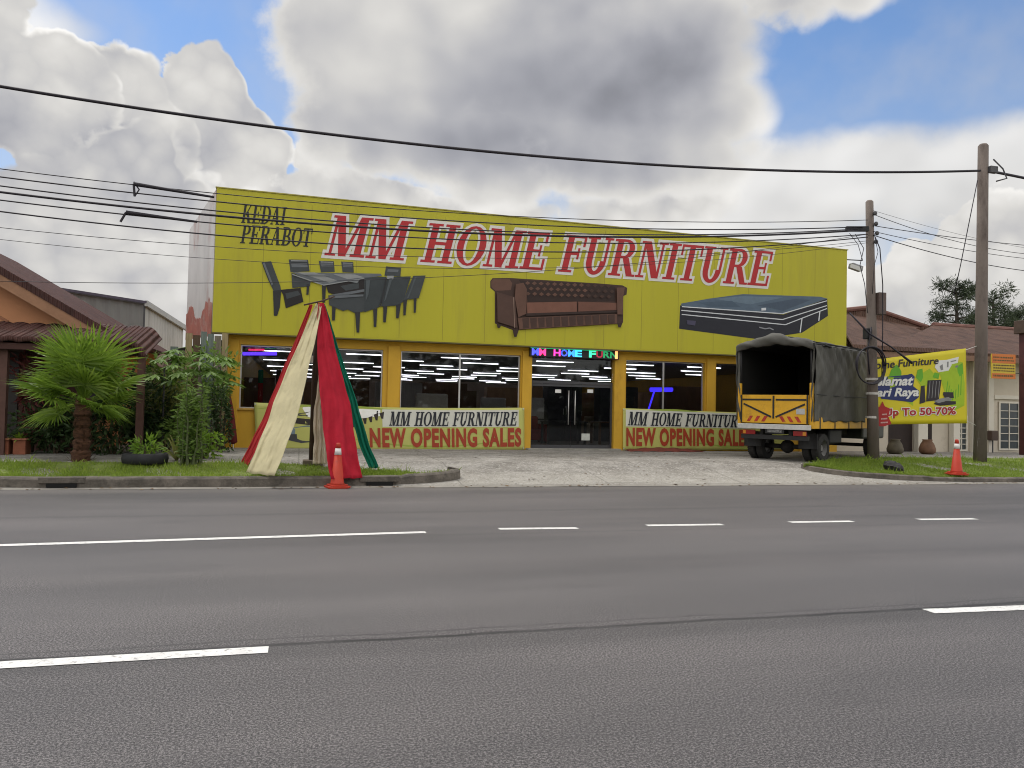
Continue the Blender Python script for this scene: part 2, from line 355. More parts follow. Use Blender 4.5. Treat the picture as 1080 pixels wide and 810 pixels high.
# painted markings
paint = mat('road_paint', (.66, .65, .63), .6, .12, 6, dirt=(.17, .16, .16), dscale=22, dlo=.54, dhi=.66)
mk = MB()
def dash(x0, x1, y0, y1, w):
    n = max(1, int(abs(x1-x0)/.8))
    for i in range(n):
        a, b = i/n, (i+1)/n
        xa, xb = x0+(x1-x0)*a, x0+(x1-x0)*b; ya, yb = y0+(y1-y0)*a, y0+(y1-y0)*b
        mk.add([(xa, ya-w/2, .004), (xb, yb-w/2, .004), (xb, yb+w/2, .004), (xa, ya+w/2, .004)], [(0, 1, 2, 3)])
def seg(pa, pb, w):
    a, b = G(*pa), G(*pb); dash(a.x, b.x, a.y, b.y, w)
seg((-150, 580), (449, 561.5), .13)
for pa, pb in (((526, 558), (609, 557.2)), ((682, 554.4), (762, 553.4)), ((833, 551), (899, 550)), ((968, 548), (1029, 547.4)), ((1092, 546), (1140, 545.5))): seg(pa, pb, .13)
seg((-130, 709.5), (283, 685.5), .13); seg((979, 645), (1300, 633), .13)
struct(mk.build('road_markings', paint, local=True))

# ------------------------------------------------------------------ kerbs and verges
kerbm = mat('kerb_stone', (.135, .118, .10), .92, .4, 3.5, .5, 25, dirt=(.055, .05, .042), dscale=4, dlo=.45, dhi=.62)
def path_mesh(pts, prof):
    """sweep profile [(offset to the verge side, z)] along a ground polyline"""
    pts = [Vector((p[0], p[1], 0)) for p in pts]; n = len(pts); mb = MB(); vs = []
    for i, p in enumerate(pts):
        d = (pts[min(i+1, n-1)]-pts[max(i-1, 0)]).normalized(); nn = Vector((-d.y, d.x, 0))
        b = 0 if p.y < 14.5 else gz(p.y)
        for o, z in prof: q = p+nn*o; vs.append((q.x, q.y, b+z+.003*math.sin(p.x*5)))
    k = len(prof); fs = [(i*k+j, (i+1)*k+j, (i+1)*k+j+1, i*k+j+1) for i in range(n-1) for j in range(k-1)]
    fs += [tuple(range(k)), tuple((n-1)*k+j for j in reversed(range(k)))]
    mb.add(vs, fs); return mb
def smooth_path(pts, n=8):
    out = []
    for i in range(len(pts)-1):
        p0, p1, p2, p3 = [Vector(pts[max(0, min(len(pts)-1, j))]) for j in (i-1, i, i+1, i+2)]
        for k in range(n):
            t = k/n; out.append(.5*((2*p1)+(p2-p0)*t+(2*p0-5*p1+4*p2-p3)*t*t+(3*p1-p0-3*p2+p3)*t**3))
    return out+[Vector(pts[-1])]
KP = [(-.02, -.1), (0, .15), (.03, .18), (.15, .19), (.17, -.1)]
left_kerb = smooth_path([(-14, 15.5), (-9, 15.25), (-6.3, 14.75), (-4.6, 14.38), (-2, 14.32), (.5, 14.34), (2.0, 14.5), (2.75, 14.72), (3.05, 14.98), (2.95, 15.2)])
right_kerb = smooth_path([(11.5, 15.95), (11.55, 15.55), (12.1, 15.05), (13.2, 14.62), (15, 14.4), (18, 14.34), (24, 14.34), (34, 14.34)])
kl = path_mesh(left_kerb, KP).build('kerb', kerbm, local=True); struct(kl)
kr = path_mesh(right_kerb, [(-.02, -.1), (0, .1), (.03, .12), (.14, .125), (.16, -.1)]).build('kerb', kerbm, local=True); struct(kr)
dk = mat('drain_dark', (.006, .006, .006), .9, .1)
for (pa, pb, lab) in (((55, 511), (82, 512.5), 'dark drain slot in the kerb below the fan palm'), ((384, 508), (411, 508), 'dark drain slot in the kerb beside the red cloth strip')):
    a, b = G(*pa, .04), G(*pb, .04); t = thing('drain_inlet', lab, 'drain', (a.x, 14.3, .0))
    yk = min(a.y, b.y); ys = [p.y for p in left_kerb if a.x-.3 < p.x < b.x+.3]; yk = min(ys) if ys else 14.32
    MB().box(a.x, yk-.035, .02, b.x, yk+.02, .085).build('slot', dk, t)  # solid dark block paints the shade inside the drain opening
    MB().box(a.x-.12, yk-.03, .0885, b.x+.12, yk+.1, .19).build('lintel', kerbm, t, bevel=.01)
def verge(front, back, name, lift):
    mb = MB(); n = 60
    fx = front; 
    def fn(u, v):
        i = u*(len(fx)-1); a = fx[int(i)]; b = fx[min(len(fx)-1, int(i)+1)]; f = a.lerp(b, i-int(i))
        k = back(f.x); bx = f.x + k[1]
        y = f.y+.1+(max(k[0], f.y+.12)-f.y-.1)*v; x = f.x+(bx-f.x)*v
        zk = (0 if f.y < 14.5 else gz(f.y))+(.145 if f.x < 6 else .12)
        z = max(zk*(1-v)+(gz(y)+.03)*v, gz(y)+.02) + .03*math.sin(3.1*x+2*y)*math.sin(v*math.pi)
        return Vector((x, y, z))
    mb.grid(fn, 80, 10); return mb, fn
turf = mat('turf_soil', (.13, .175, .035), .95, .4, 3, .4, 30, col2=(.19, .24, .055), dirt=(.16, .13, .085), dscale=1.1, dlo=.56, dhi=.7)
lf = [p for p in left_kerb if p.x > -13.5][:-8]
lfv = [Vector((p.x, p.y, 0)) for p in lf]
def back_l(x): return (16.35 if x < -.5 else 16.35-(x+.5)*.42, 0)
vm, vfn_l = verge(lfv, back_l, 'verge', 0); struct(vm.build('verge_ground', turf, local=True))
rf = [Vector((p.x, p.y, 0)) for p in right_kerb[6:]]
def back_r(x): return (18.1 if x > 14.5 else 15.9+(x-11.6)*.76, .0)
vm2, vfn_r = verge(rf, back_r, 'verge', 0); struct(vm2.build('verge_ground', turf, local=True))
# grass blades
def grass(fn, n, name, lab, bare):
    V = []; F = []
    rs = np.random.RandomState(3)
    for i in range(n):
        u, v = rs.rand(), rs.rand()
        p = fn(u, v)
        if bare(p): continue
        cl = math.sin(p.x*2.3+1)*math.sin(p.y*3.1+p.x)+math.sin(p.x*7.7)*.4
        if cl < -.75 and rs.rand() < .75: continue
        h = (.03+.055*rs.rand()**2+(.09 if rs.rand() < .012 else 0))*(1+.45*cl); a = rs.rand()*6.283; w = .004+.003*rs.rand(); ln = (rs.rand(2)-.5)*h*1.4
        dx, dy = math.cos(a)*w, math.sin(a)*w; o = len(V)
        V += [(p.x-dx, p.y-dy, p.z-.01), (p.x+dx, p.y+dy, p.z-.01), (p.x+ln[0]*.5+dx*.7, p.y+ln[1]*.5+dy*.7, p.z+h*.6), (p.x+ln[0], p.y+ln[1], p.z+h)]
        F += [(o, o+1, o+2), (o, o+2, o+3)]
    m = MB(); m.v = V; m.f = F; m.mi = [0]*len(F)
    o = m.build(name, leafmat('grass_blades', (.10, .165, .02), (.27, .37, .05), .35, .6, (.40, .38, .13)), local=True, fixn=False)
    tag(o, lab, 'grass', kind='stuff')
def bare_l(p): return abs(p.x+3.9) < .75 and p.y < 15.0 and abs(p.y-14.75) < .22
grass(vfn_l, 60000, 'grass', 'short bright grass on the verge around the fan palm', bare_l)
grass(vfn_r, 70000, 'grass', 'short grass on the verge around the two utility poles', lambda p: p.x > 24)
# ------------------------------------------------------------------ SHOP
YF, YSG = 21.2, 20.85      # front wall, sign face
def wx(px, py=420, Y=YF): return P(px, py, Y).x
FLZ = .33
yellow = mat('orange_yellow_paint', (.60, .345, .028), .65, .1, 1.5, .12, 25, dirt=(.33, .17, .02), dscale=1.6, dlo=.58, dhi=.8, stretch=(1, 1, .5))
z_sb = P(222, 350, YSG).z; z_st_l = P(228, 198, YSG).z
xl, xr = P(226, 280, YSG).x, P(893, 330, YSG).x
z_st, z_str = P(228, 198, YSG).z, P(893, 264, YSG).z
ztopw = z_sb + .25
shop = thing('furniture_shop', 'yellow single storey furniture shop with wide glass front', 'shop building', (xl+6, YF, FLZ-.02))
X = {k: wx(v) for k, v in dict(w1a=252, w1b=403, w2a=422, w2b=548.5, da=560, db=647, w3a=660, w3b=743, w4a=755, w4b=842, w5a=856).items()}
xL, xR = wx(237), xr-.05
z_sill, z_lin = P(330, 432, YF).z, P(330, 366, YF).z
z_lin2 = P(700, 381, YF).z
z_lin = (z_lin+z_lin2)/2
w = MB(); T = .22
def wb(a, b, z0, z1, y0=YF, y1=YF+T): w.box(a, y0, z0, b, y1, z1)
wb(xL, xR, z_lin, ztopw)                                   # band above the windows
opens = [(X['w1a'], X['w1b'], z_sill), (X['w2a'], X['w2b'], z_sill), (X['da'], X['db'], 0), (X['w3a'], X['w3b'], z_sill), (X['w4a'], X['w4b'], z_sill)]
prev = xL
for a, b, s in opens:
    wb(prev, a, .2, z_lin)
    if s: wb(a, b, .2, s)
    prev = b
wb(prev, xR, .2, z_lin)
# side walls, rear wall
DB = 46.0
w.box(xL, YF+T, .2, xL+T, DB, ztopw); w.box(xR-T, YF+T, .2, xR, DB, ztopw)
w.build('wall', yellow, shop)
pr = MB()
for (a, b) in ((xL-.02, X['w1a']-.04), (X['w1b']+.13, X['w2a']-.03), (X['w2b']+.04, X['da']-.0), (X['db']+.0, X['w3a']-.05), (X['w3b']+.05, X['w4a']-.05), (X['w4b']+.05, X['w5a'])):
    MB().box(a, YF-.06, .2, b, YF-.003, z_lin+.12).build('pilaster', yellow, shop, bevel=.008)
rm = mat('interior_wall', (.50, .40, .34), .8, .2, .6)
MB().box(xL+T+.003, DB-.3, .2, xR-T-.003, DB-.05, 3.4).build('rear_wall', rm, shop)
MB().box(xL+T+.003, YF+T+.003, ztopw-.50, xR-T-.003, DB-.303, ztopw-.36).build('ceiling_panel', mat('ceiling_dark', (.30, .29, .30), .8, .1), shop)
MB().box(xL-.2, YF+.4, ztopw+.002, xR+.2, DB, ztopw+.15).build('roof', mat('zinc', (.3, .3, .3), .5, .1, metal=.6), shop)
MB().box(xL+T+.003, YF+T+.003, .2, xR-T-.003, DB-.303, FLZ+.02).build('floor_slab', mat('tile_floor', (.45, .42, .38), .25, .1), shop)
stm = mat('step_concrete', (.26, .25, .22), .85, .25, 4)
MB().box(X['da']-.15, YF-.3, .2, X['db']+.15, YF-.063, FLZ+.035).build('step', stm, shop, bevel=.01)
alu = mat('aluminium', (.55, .54, .52), .4, .06, 10, metal=.7)
dalu = mat('dark_frame', (.06, .06, .065), .45, .1)
glass = glassmat('shop_glass', (.64, .65, .64), .65)
def window(a, b, z0, z1, muls, fm, nm='window'):
    f = MB(); t = .035; yy0, yy1 = YF+.1, YF+.15
    f.box(a+.002, yy0, z0+.002, b-.002, yy1, z0+t); f.box(a+.002, yy0, z1-t, b-.002, yy1, z1-.002)
    f.box(a+.002, yy0, z0+t, a+t, yy1, z1-t); f.box(b-t, yy0, z0+t, b-.002, yy1, z1-t)
    o = f.build(nm, fm, shop)
    xs = [a+t]+muls+[b-t]
    for m_ in muls: MB().box(m_-.022, yy0-.004, z0+t+.002, m_+.022, yy1+.004, z1-t-.002).build('mullion', alu, o)
    MB().box(a+t, YF+.122, z0+t, b-t, YF+.128, z1-t).build('pane', glass, o)
    return o
window(X['w1a'], X['w1b'], z_sill, z_lin, [wx(353)], alu)
window(X['w2a'], X['w2b'], z_sill, z_lin, [wx(485)], alu)
window(X['w3a'], X['w3b'], z_sill, z_lin, [wx(701)], alu)
window(X['w4a'], X['w4b'], z_sill, z_lin, [wx(798)], dalu)
for a, b in ((X['w1a'], X['w1b']), (X['w2a'], X['w2b']), (X['w3a'], X['w3b']), (X['w4a'], X['w4b'])):
    MB().box(a-.04, YF-.05, z_sill-.05, b+.04, YF+.095, z_sill-.002).build('window_sill', mat('sill_paint', (.5, .3, .05), .7, .2, 5), shop, bevel=.006)
# entrance: transom, two glass leaves with long handles
za = P(604, 405, YF).z
tr = MB().box(X['da']+.002, YF+.08, za, X['db']-.002, YF+.16, za+.07); 
tr.box(X['da']+.002, YF+.08, FLZ+.022, X['da']+.05, YF+.16, za-.002); tr.box(X['db']-.05, YF+.08, FLZ+.022, X['db']-.002, YF+.16, za-.002)
tro = tr.build('door_frame', dalu, shop)
MB().box(X['da']+.002, YF+.115, za+.072, X['db']-.002, YF+.125, z_lin-.002).build('transom_pane', glass, shop)
xm = wx(604)
for a, b, hx, sx_ in ((X['da']+.052, xm-.004, xm-.1, -1), (xm+.004, X['db']-.052, xm+.1, 1)):
    d = MB().box(a, YF+.115, FLZ+.03, b, YF+.127, za-.004).build('door', glass, shop)
    MB().box(a, YF+.105, FLZ+.025, b, YF+.112, FLZ+.12).build('bottom_rail', dalu, d); MB().box(a, YF+.105, za-.08, b, YF+.112, za-.005).build('top_rail', dalu, d)
    MB().tube([(hx, YF+.06, P(604, 448, YF).z), (hx, YF+.06, P(604, 412, YF).z)], .016, 8).build('handle', alu, d, smooth=True)
    sxp = P(590 if sx_ < 0 else 624, 412.5, YF)
    MB().box(sxp.x-.09, YF+.109, sxp.z-.05, sxp.x+.09, YF+.1135, sxp.z+.05).build('sticker', mat('sticker_white', (.75, .75, .72), .6, .05), d)
s_ = P(619, 461, YF); MB().box(s_.x-.13, YF+.101, s_.z-.1, s_.x+.13, YF+.104, s_.z+.1).build('paper_notice', mat('notice_paper', (.5, .52, .48), .7, .15, 9), shop)

# interior furnishing seen through the glass
tubem = emit('tube_light', (.90, .88, 1.0), 13)
tb0 = None; n = 0
zc = ztopw-.502
rows = [22.6+2.35*k for k in range(10)]
for j, y in enumerate(rows):
    for i in range(7):
        x = xL+1.3+i*2.65+(.9 if j % 2 else 0)+.25*math.sin(i*5+j*3)
        if x > xR-1.2: continue
        if tb0 is None:
            tb0 = thing('tube_lamp', 'lit white tube lamp under the dark shop ceiling', 'ceiling lamp', (x, y, zc), group='tube lamps on the shop ceiling')
            MB().box(x-.62, y-.03, zc-.045, x+.62, y+.03, zc-.002).build('housing', mat('lamp_housing', (.6, .6, .6), .5, .05), tb0)
            MB().tube([(x-.6, y, zc-.062), (x+.6, y, zc-.062)], .010, 6).build('tube', tubem, tb0)
        else: dup(tb0, (x, y, zc))
wood = mat('dark_wood', (.16, .085, .05), .45, .3, 4, stretch=(1, 1, .2)); redf = mat('red_fabric', (.35, .03, .04), .8, .2, 8); beige = mat('beige_fabric', (.5, .42, .32), .85, .15, 8); dkf = mat('dark_fabric', (.06, .06, .07), .7, .2, 8)
def sofa(x, y, l, m_, lab):
    t = thing('sofa', lab, 'sofa', (x, y, FLZ+.02)); z = FLZ+.02
    MB().box(x-l/2+.18, y-.42, z+.1, x+l/2-.18, y+.25, z+.44).build('seat', m_, t, bevel=.04)
    MB().box(x-l/2+.18, y+.253, z+.1, x+l/2-.18, y+.48, z+.88).build('backrest', m_, t, bevel=.05)
    for k in (-1, 1): MB().box(x+k*(l/2-.09)-.085, y-.45, z+.05, x+k*(l/2-.09)+.085, y+.48, z+.62).build('armrest', m_, t, bevel=.04)
    for k in (-1, 1):
        for q in (-.36, .4): MB().box(x+k*(l/2-.1)-.03, y+q-.03, z, x+k*(l/2-.1)+.03, y+q+.03, z+.048).build('leg', wood, t)
def cupboard(x, y, w_, h_, m_, lab):
    t = thing('wardrobe', lab, 'wardrobe', (x, y, FLZ+.02)); z = FLZ+.02
    MB().box(x-w_/2, y-.28, z, x+w_/2, y+.28, z+h_).build('carcass', m_, t, bevel=.01)
    for k in (-1, 1):
        d = MB().box(x+(k-1)*w_/4+.01, y-.305, z+.06, x+(k+1)*w_/4-.01, y-.283, z+h_-.04).build('door', m_, t)
        MB().tube([(x+k*.05, y-.325, z+h_*.45), (x+k*.05, y-.325, z+h_*.55)], .01, 6).build('handle', alu, d)
def table(x, y, l, d_, m_, lab):
    t = thing('table', lab, 'table', (x, y, FLZ+.02)); z = FLZ+.02
    MB().box(x-l/2, y-d_/2, z+.71, x+l/2, y+d_/2, z+.75).build('tabletop', m_, t, bevel=.006)
    for a in (-1, 1):
        for b in (-1, 1): MB().box(x+a*(l/2-.07)-.035, y+b*(d_/2-.07)-.035, z, x+a*(l/2-.07)+.035, y+b*(d_/2-.07)+.035, z+.708).build('leg', m_, t)
sofa(wx(583), 24.8, 1.9, redf, 'red sofa standing inside behind the glass entrance')
sofa(wx(465), 25.6, 2.1, beige, 'beige sofa inside behind the long middle window')
sofa(wx(535)-.1, 24.2, 1.8, beige, 'pale sofa beside the yellow pillar inside the middle window')
cupboard(wx(440)+.2, 27.2, 1.6, 1.95, mat('slat_grey', (.5, .48, .46), .6, .2, 6, stretch=(9, 1, .3)), 'pale grey slatted wardrobe inside the middle window')
cupboard(wx(512), 28, 1.7, 2.0, wood, 'dark brown wardrobe at the back of the showroom')
cupboard(wx(640)+.4, 26.4, 1.3, 2.1, dkf, 'black wardrobe inside the entrance')
table(wx(500), 23.4, 1.5, .85, wood, 'dark wooden table inside the middle window')
table(wx(628), 24.0, 1.4, .8, dkf, 'black table behind the glass entrance')
table(wx(690), 24.2, 1.5, .9, wood, 'dark wooden table in the window next to the truck')
cupboard(wx(722), 26.5, 1.5, 2.0, dkf, 'black wardrobe in the window next to the truck')
cupboard(wx(790), 25.5, 1.6, 2.05, wood, 'dark wardrobe in the window behind the truck')
cupboard(wx(375), 26.2, 1.5, 1.95, wood, 'dark wardrobe behind the cloth strips inside the window')
pale = mat('mattress_cloth', (.68, .66, .62), .8, .12, 6); tan = mat('tan_veneer', (.48, .29, .16), .45, .25, 3, stretch=(1, 1, .25)); blu = mat('blue_fabric', (.10, .14, .28), .8, .2, 8)
for (px, y, w_, h_, m_, lab) in ((432, 30, 1.4, 1.9, tan, 'tan wardrobe far inside the middle window'), (478, 31, 1.8, 1.8, wood, 'brown wardrobe far behind the mullion of the middle window'), (530, 32, 1.5, 2.0, tan, 'tan wardrobe far inside beside the entrance pillar'), (575, 29.5, 1.6, 2.0, tan, 'tan wardrobe far behind the left door leaf'), (610, 33, 1.8, 1.9, wood, 'brown wardrobe deep behind the door handles'), (675, 29, 1.5, 1.9, tan, 'tan wardrobe far inside the window beside the entrance'), (268, 25, 1.2, 1.9, wood, 'brown wardrobe inside the corner window under the blue light'), (345, 28, 1.6, 1.9, tan, 'tan wardrobe behind the dark post inside the window')):
    cupboard(P(px, 430, y).x, y, w_, h_, m_, lab)
for (px, y, l, m_, lab) in ((500, 27.4, 2.0, blu, 'dark blue sofa in the middle of the showroom'), (640, 27.6, 1.9, beige, 'beige sofa deep behind the right door leaf'), (700, 23.2, 1.7, blu, 'dark blue sofa close to the window beside the truck'), (385, 23.4, 1.8, beige, 'beige sofa close behind the glass near the green cloth')):
    sofa(P(px, 430, y).x, y, l, m_, lab)
for (px, y, lab) in ((455, 23.6, 'pale mattress standing on edge near the middle window'), (520, 29.5, 'pale mattress standing on edge deep in the showroom'), (572, 26.6, 'pale mattress standing on edge behind the door leaf')):
    x = P(px, 430, y).x; t = thing('mattress', lab, 'mattress', (x, y, FLZ+.02)); MB().box(x-.5, y-.12, FLZ+.02, x+.5, y+.12, FLZ+1.55).build('cover', pale, t, bevel=.06); MB().box(x-.502, y-.13, FLZ+.75, x+.502, y-.121, FLZ+.8).build('piping', dkf, t)
# coloured lamps in the windows
def strip_lamp(pa, pb, Y, col, s, lab, r=.03):
    a, b = P(*pa, Y), P(*pb, Y); t = thing('light_strip', lab, 'light strip', ((a.x+b.x)/2, Y, min(a.z, b.z)))
    MB().tube([a, b], r, 8).build('tube', emit('led_%d_%d_%d' % tuple(int(x*99) for x in col), col, s), t)
    MB().tube([a+Vector((0, .04, .02)), b+Vector((0, .04, .02))], r*.8, 8).build('housing', dalu, t)
strip_lamp((256, 373), (292, 373), 22.2, (.08, .03, 1), 5, 'lit blue violet light strip across the window top', .045)
strip_lamp((262, 369), (279, 369), 22.4, (.9, .03, .15), 2.0, 'short lit red light strip in the window', .03)
strip_lamp((277, 368), (303, 366), 22.6, (.03, .8, .25), 1.4, 'short lit green light strip in the window', .028)
strip_lamp((686, 411), (709, 411), 22.6, (.05, .03, 1), 3.0, 'lit blue light bar in the window near the truck', .07)
strip_lamp((690, 413), (684, 432), 22.6, (.05, .03, 1), 1.2, 'lit blue leaning light tube in the window near the truck', .03)
for px, c1, c2, lab in ((274, (.02, .2, .12), (.35, .02, .03), 'green and red cloth roll standing inside the window'), (293, (.12, .09, .08), (.22, .05, .05), 'dull pink cloth roll standing inside the window')):  # upright columns shaped to imitate cloth reflections in the glass
    p = P(px, 430, 22.2); t = thing('cloth_roll', lab, 'cloth roll', (p.x, 22.2, FLZ+.02)); q = P(px, 390, 22.2).z; r2 = P(px, 404, 22.2).z
    MB().lathe([(.06, 0), (.065, .02), (.065, r2-FLZ-.02)], (p.x, 22.2, FLZ+.02), 12).build('lower_cloth', clothmat('roll_%d_a' % px, c2), t)
    MB().lathe([(.065, r2+.002), (.07, q-.03), (.055, q)], (p.x, 22.2, 0), 12).build('upper_cloth', clothmat('roll_%d_b' % px, c1), t)

# ------------------------------------------------------------------ SIGNBOARD
sign = thing('shop_signboard', 'huge yellow signboard with red shop name and furniture pictures', 'signboard', ((xl+xr)/2, YSG, z_sb))
vinyl = mat('sign_vinyl', (.445, .412, .026), .5, .07, .35, .04, 3, spec=.3, dirt=(.33, .285, .035), dscale=.7, dlo=.5, dhi=.74, stretch=(2.2, 1, .2))
sb = MB().prism([(xl, YSG, z_sb), (xr, YSG, z_sb), (xr, YSG, z_str), (xl, YSG, z_st)], (0, .25, 0)); so = sb.build('panel', vinyl, sign, bevel=.01)
sm_ = mat('panel_seam', (.27, .24, .02), .5, .1)
for i in range(1, 16):
    x = xl+(xr-xl)*i/16; MB().box(x-.006, YSG-.0012, z_sb+.05, x+.006, YSG+.01, min(z_st, z_str)-.05).build('panel_joint', sm_, sign)
edge = mat('sign_edge', (.12, .10, .03), .6, .2)
MB().box(xl-.03, YSG-.03, z_sb-.035, xr+.03, YSG+.25, z_sb-.003).build('bottom_trim', edge, sign)
MB().prism([(xl-.03, YSG-.02, z_st+.003), (xr+.03, YSG-.02, z_str+.003), (xr+.03, YSG-.02, z_str+.03), (xl-.03, YSG-.02, z_st+.03)], (0, .29, 0)).build('top_trim', mat('sign_top', (.35, .31, .06), .6, .2), sign)
stain = mat('return_sheet', (.55, .53, .51), .55, .15, 1.2, .05, 20, dirt=(.30, .095, .06), dscale=.55, dlo=.52, dhi=.64, stretch=(1, 1, .45))
# angled side return, rust coloured along its foot
a0, a1 = Vector((xl-.02, YSG+.06, 0)), Vector((P(198, 300, 24.0).x, 24.0, 0))
zt0, zt1 = z_st-.02, P(198, 242, 24.0).z; zb0, zb1 = z_sb+.02, P(196, 355, 24.0).z
off = Vector((.06, .03, 0))
MB().prism([a0+Vector((0,0,zb0)), a1+Vector((0,0,zb1)), a1+Vector((0,0,zt1)), a0+Vector((0,0,zt0))], off).build('side_return', stain, sign)
zr = .85
rust = mat('rust_sheet', (.36, .12, .085), .7, .3, 2.2, .1, 15, dirt=(.45, .36, .32), dscale=1.5, dlo=.55, dhi=.7)
o2 = Vector((-.012, -.008, 0))
rgr = random.Random(9); j = [i/26 for i in range(27)]
hh = [.62+.22*math.sin(i*.33+.5)+rgr.uniform(-.09, .09)-.3*max(0, i/26-.75) for i in range(27)]
top_edge = [a0.lerp(a1, t)+o2+Vector((0, 0, (zb0*(1-t)+zb1*t)+h)) for t, h in zip(j, hh)]
MB().prism([a0+o2+Vector((0,0,zb0-.12)), a1+o2+Vector((0,0,zb1-.1))]+top_edge[::-1], off*.1).build('rust_panel', rust, sign)
# lettering
red = mat('letter_red', (.40, .012, .016), .45, .08, 2); white = mat('letter_white', (.66, .64, .60), .5, .05, 3); black = mat('letter_black', (.012, .012, .013), .5, .1)
fmain = plane_map([(342, 269), (809, 302), (809, 265), (342, 226)], YSG)
l1 = MB(); put_serif(l1, 'MM HOME FURNITURE', fmain, .006, .075, gap=.04, shear=.30, step=.0004); l1.build('letter_outline', white, sign)
l2 = MB(); put_serif(l2, 'MM HOME FURNITURE', fmain, .012, .0, gap=.04, shear=.30, step=.0004); l2.build('lettering', red, sign)
l3 = MB(); put_serif(l3, 'KEDAI', plane_map([(254, 235), (300, 237.5), (300, 218.5), (254, 215)], YSG), .006, .0, gap=.05)
put_serif(l3, 'PERABOT', plane_map([(253, 256.5), (327, 260.5), (327, 241), (253, 237)], YSG), .006, .0, gap=.05); l3.build('small_lettering', black, sign)
# printed furniture pictures
PM = {}
def cm(c):
    k = tuple(c)
    if k not in PM: PM[k] = mat('print_%02x%02x%02x' % k, tuple(x*1.45 for x in s2l(c)), .5, .12, 4, spec=.3)
    return PM[k]
def printed(name, items, ox, oy, sc_, Y, parent, lift0=.004, step=.0012):
    mb = MB(); mats = []
    for i, it in enumerate(items):
        pts, c = it[0], it[1]; m_ = cm(c)
        if m_ not in mats: mats.append(m_)
        mi = mats.index(m_); ln = lift0+step*i
        if len(it) > 2:   # polyline of width
            wd = it[2]
            for a, b in zip(pts, pts[1:]):
                d = Vector((b[0]-a[0], b[1]-a[1])); nn = Vector((-d.y, d.x)).normalized()*wd/2
                q = [(a[0]+nn.x, a[1]+nn.y), (b[0]+nn.x, b[1]+nn.y), (b[0]-nn.x, b[1]-nn.y), (a[0]-nn.x, a[1]-nn.y)]
                mb.poly([P(ox+x/sc_, oy+y/sc_, Y)+Vector((0, -ln, 0)) for x, y in q], mi)
        else: mb.poly([P(ox+x/sc_, oy+y/sc_, Y)+Vector((0, -ln, 0)) for x, y in pts], mi)
    return mb.build(name, mats, parent)
D1, D2, D3, D4 = (38, 38, 40), (52, 56, 58), (84, 88, 92), (120, 122, 122); D5 = (30, 27, 27)
din = [([(280,70),(385,72),(394,135),(290,140)], D2), ([(292,90),(380,92),(384,112),(297,112)], D3), ([(443,78),(525,80),(530,138),(455,140)], D2), ([(452,88),(520,90),(523,108),(458,108)], D3), ([(565,82),(630,85),(633,142),(572,140)], D2), ([(572,94),(625,96),(627,112),(576,112)], D3), ([(808,108),(890,115),(885,162),(800,158)], D2), ([(818,122),(876,126),(873,140),(814,137)], D3),
 ([(133,85),(185,80),(235,215),(240,245),(200,245),(168,180)], D2), ([(195,240),(240,235),(232,330),(218,376),(200,376)], D1), ([(235,235),(345,225),(360,300),(265,335),(250,262)], D5), ([(262,255),(330,240),(345,262),(270,285)], D2),
 ([(295,142),(400,185),(395,215),(300,225)], D2), ([(300,140),(780,148),(785,160),(690,172),(470,208),(400,190)], D3), ([(330,141),(420,141),(545,186),(500,196)], D4), ([(520,150),(640,152),(690,168),(600,178)], D4), ([(480,206),(690,172),(690,262),(560,270),(495,250)], D5), ([(510,262),(690,232),(690,245),(545,272)], D3), ([(560,215),(660,195),(660,228),(590,240)], D2),
 ([(460,210),(482,208),(478,305),(463,305)], D1), ([(378,205),(392,205),(388,262),(376,262)], D1), ([(495,265),(690,258),(700,350),(640,362),(600,342),(575,350),(500,318)], D2), ([(690,170),(810,164),(792,265),(768,330),(690,357)], (46, 51, 53)), ([(515,325),(535,328),(530,402),(515,402)], D1), ([(640,355),(667,355),(663,467),(648,467)], D1), ([(738,340),(760,335),(755,437),(741,437)], D1), ([(815,165),(942,163),(900,300),(870,320),(780,326),(792,262)], (46, 51, 53)), ([(793,325),(815,325),(806,412),(792,412)], D1), ([(862,318),(888,310),(876,390),(862,390)], D1), ([(955,160),(1022,158),(985,280),(900,292)], D2), ([(901,290),(921,290),(913,374),(901,374)], D1), ([(957,282),(973,280),(968,360),(957,360)], D1), ([(812,160),(850,160),(846,180),(810,180)], D4)]
din += [([(140,92),(150,88),(196,205),(188,215)], D3), ([(700,182),(722,180),(712,262),(696,300)], (66, 72, 75)), ([(826,174),(842,173),(806,290),(796,300)], (66, 72, 75)), ([(962,168),(972,167),(930,280),(920,284)], (66, 72, 75)), ([(500,268),(684,262),(684,272),(505,284)], D3), ([(330,148),(470,152),(500,160),(380,158)], (104, 107, 110)), ([(600,190),(668,180),(650,200)], (100, 104, 106)), ([(292,76),(380,78),(381,83),(293,82)], D4), ([(453,83),(520,86),(521,90),(454,88)], D4), ([(573,89),(626,92),(626,95),(574,94)], D4), ([(770,330),(788,265),(806,170),(812,172),(795,268),(776,330)], D1), ([(300,150),(470,208),(690,172),(690,176),(470,214),(300,156)], D4)]
printed('printed_dining_set', din, 250, 260, 5.143, YSG, sign)
S1, S2, S3, S4 = (56, 39, 33), (82, 58, 48), (42, 29, 25), (98, 66, 54)
sf = [([(45,105),(60,85),(180,84),(740,118),(930,133),(962,150),(958,195),(935,205),(935,382),(890,392),(235,432),(205,436),(75,388),(75,175),(45,150)], S1), ([(50,108),(65,90),(172,90),(192,120),(182,165),(78,170),(52,145)], S2), ([(235,98),(740,124),(880,142),(880,240),(300,246),(272,150)], S3)]
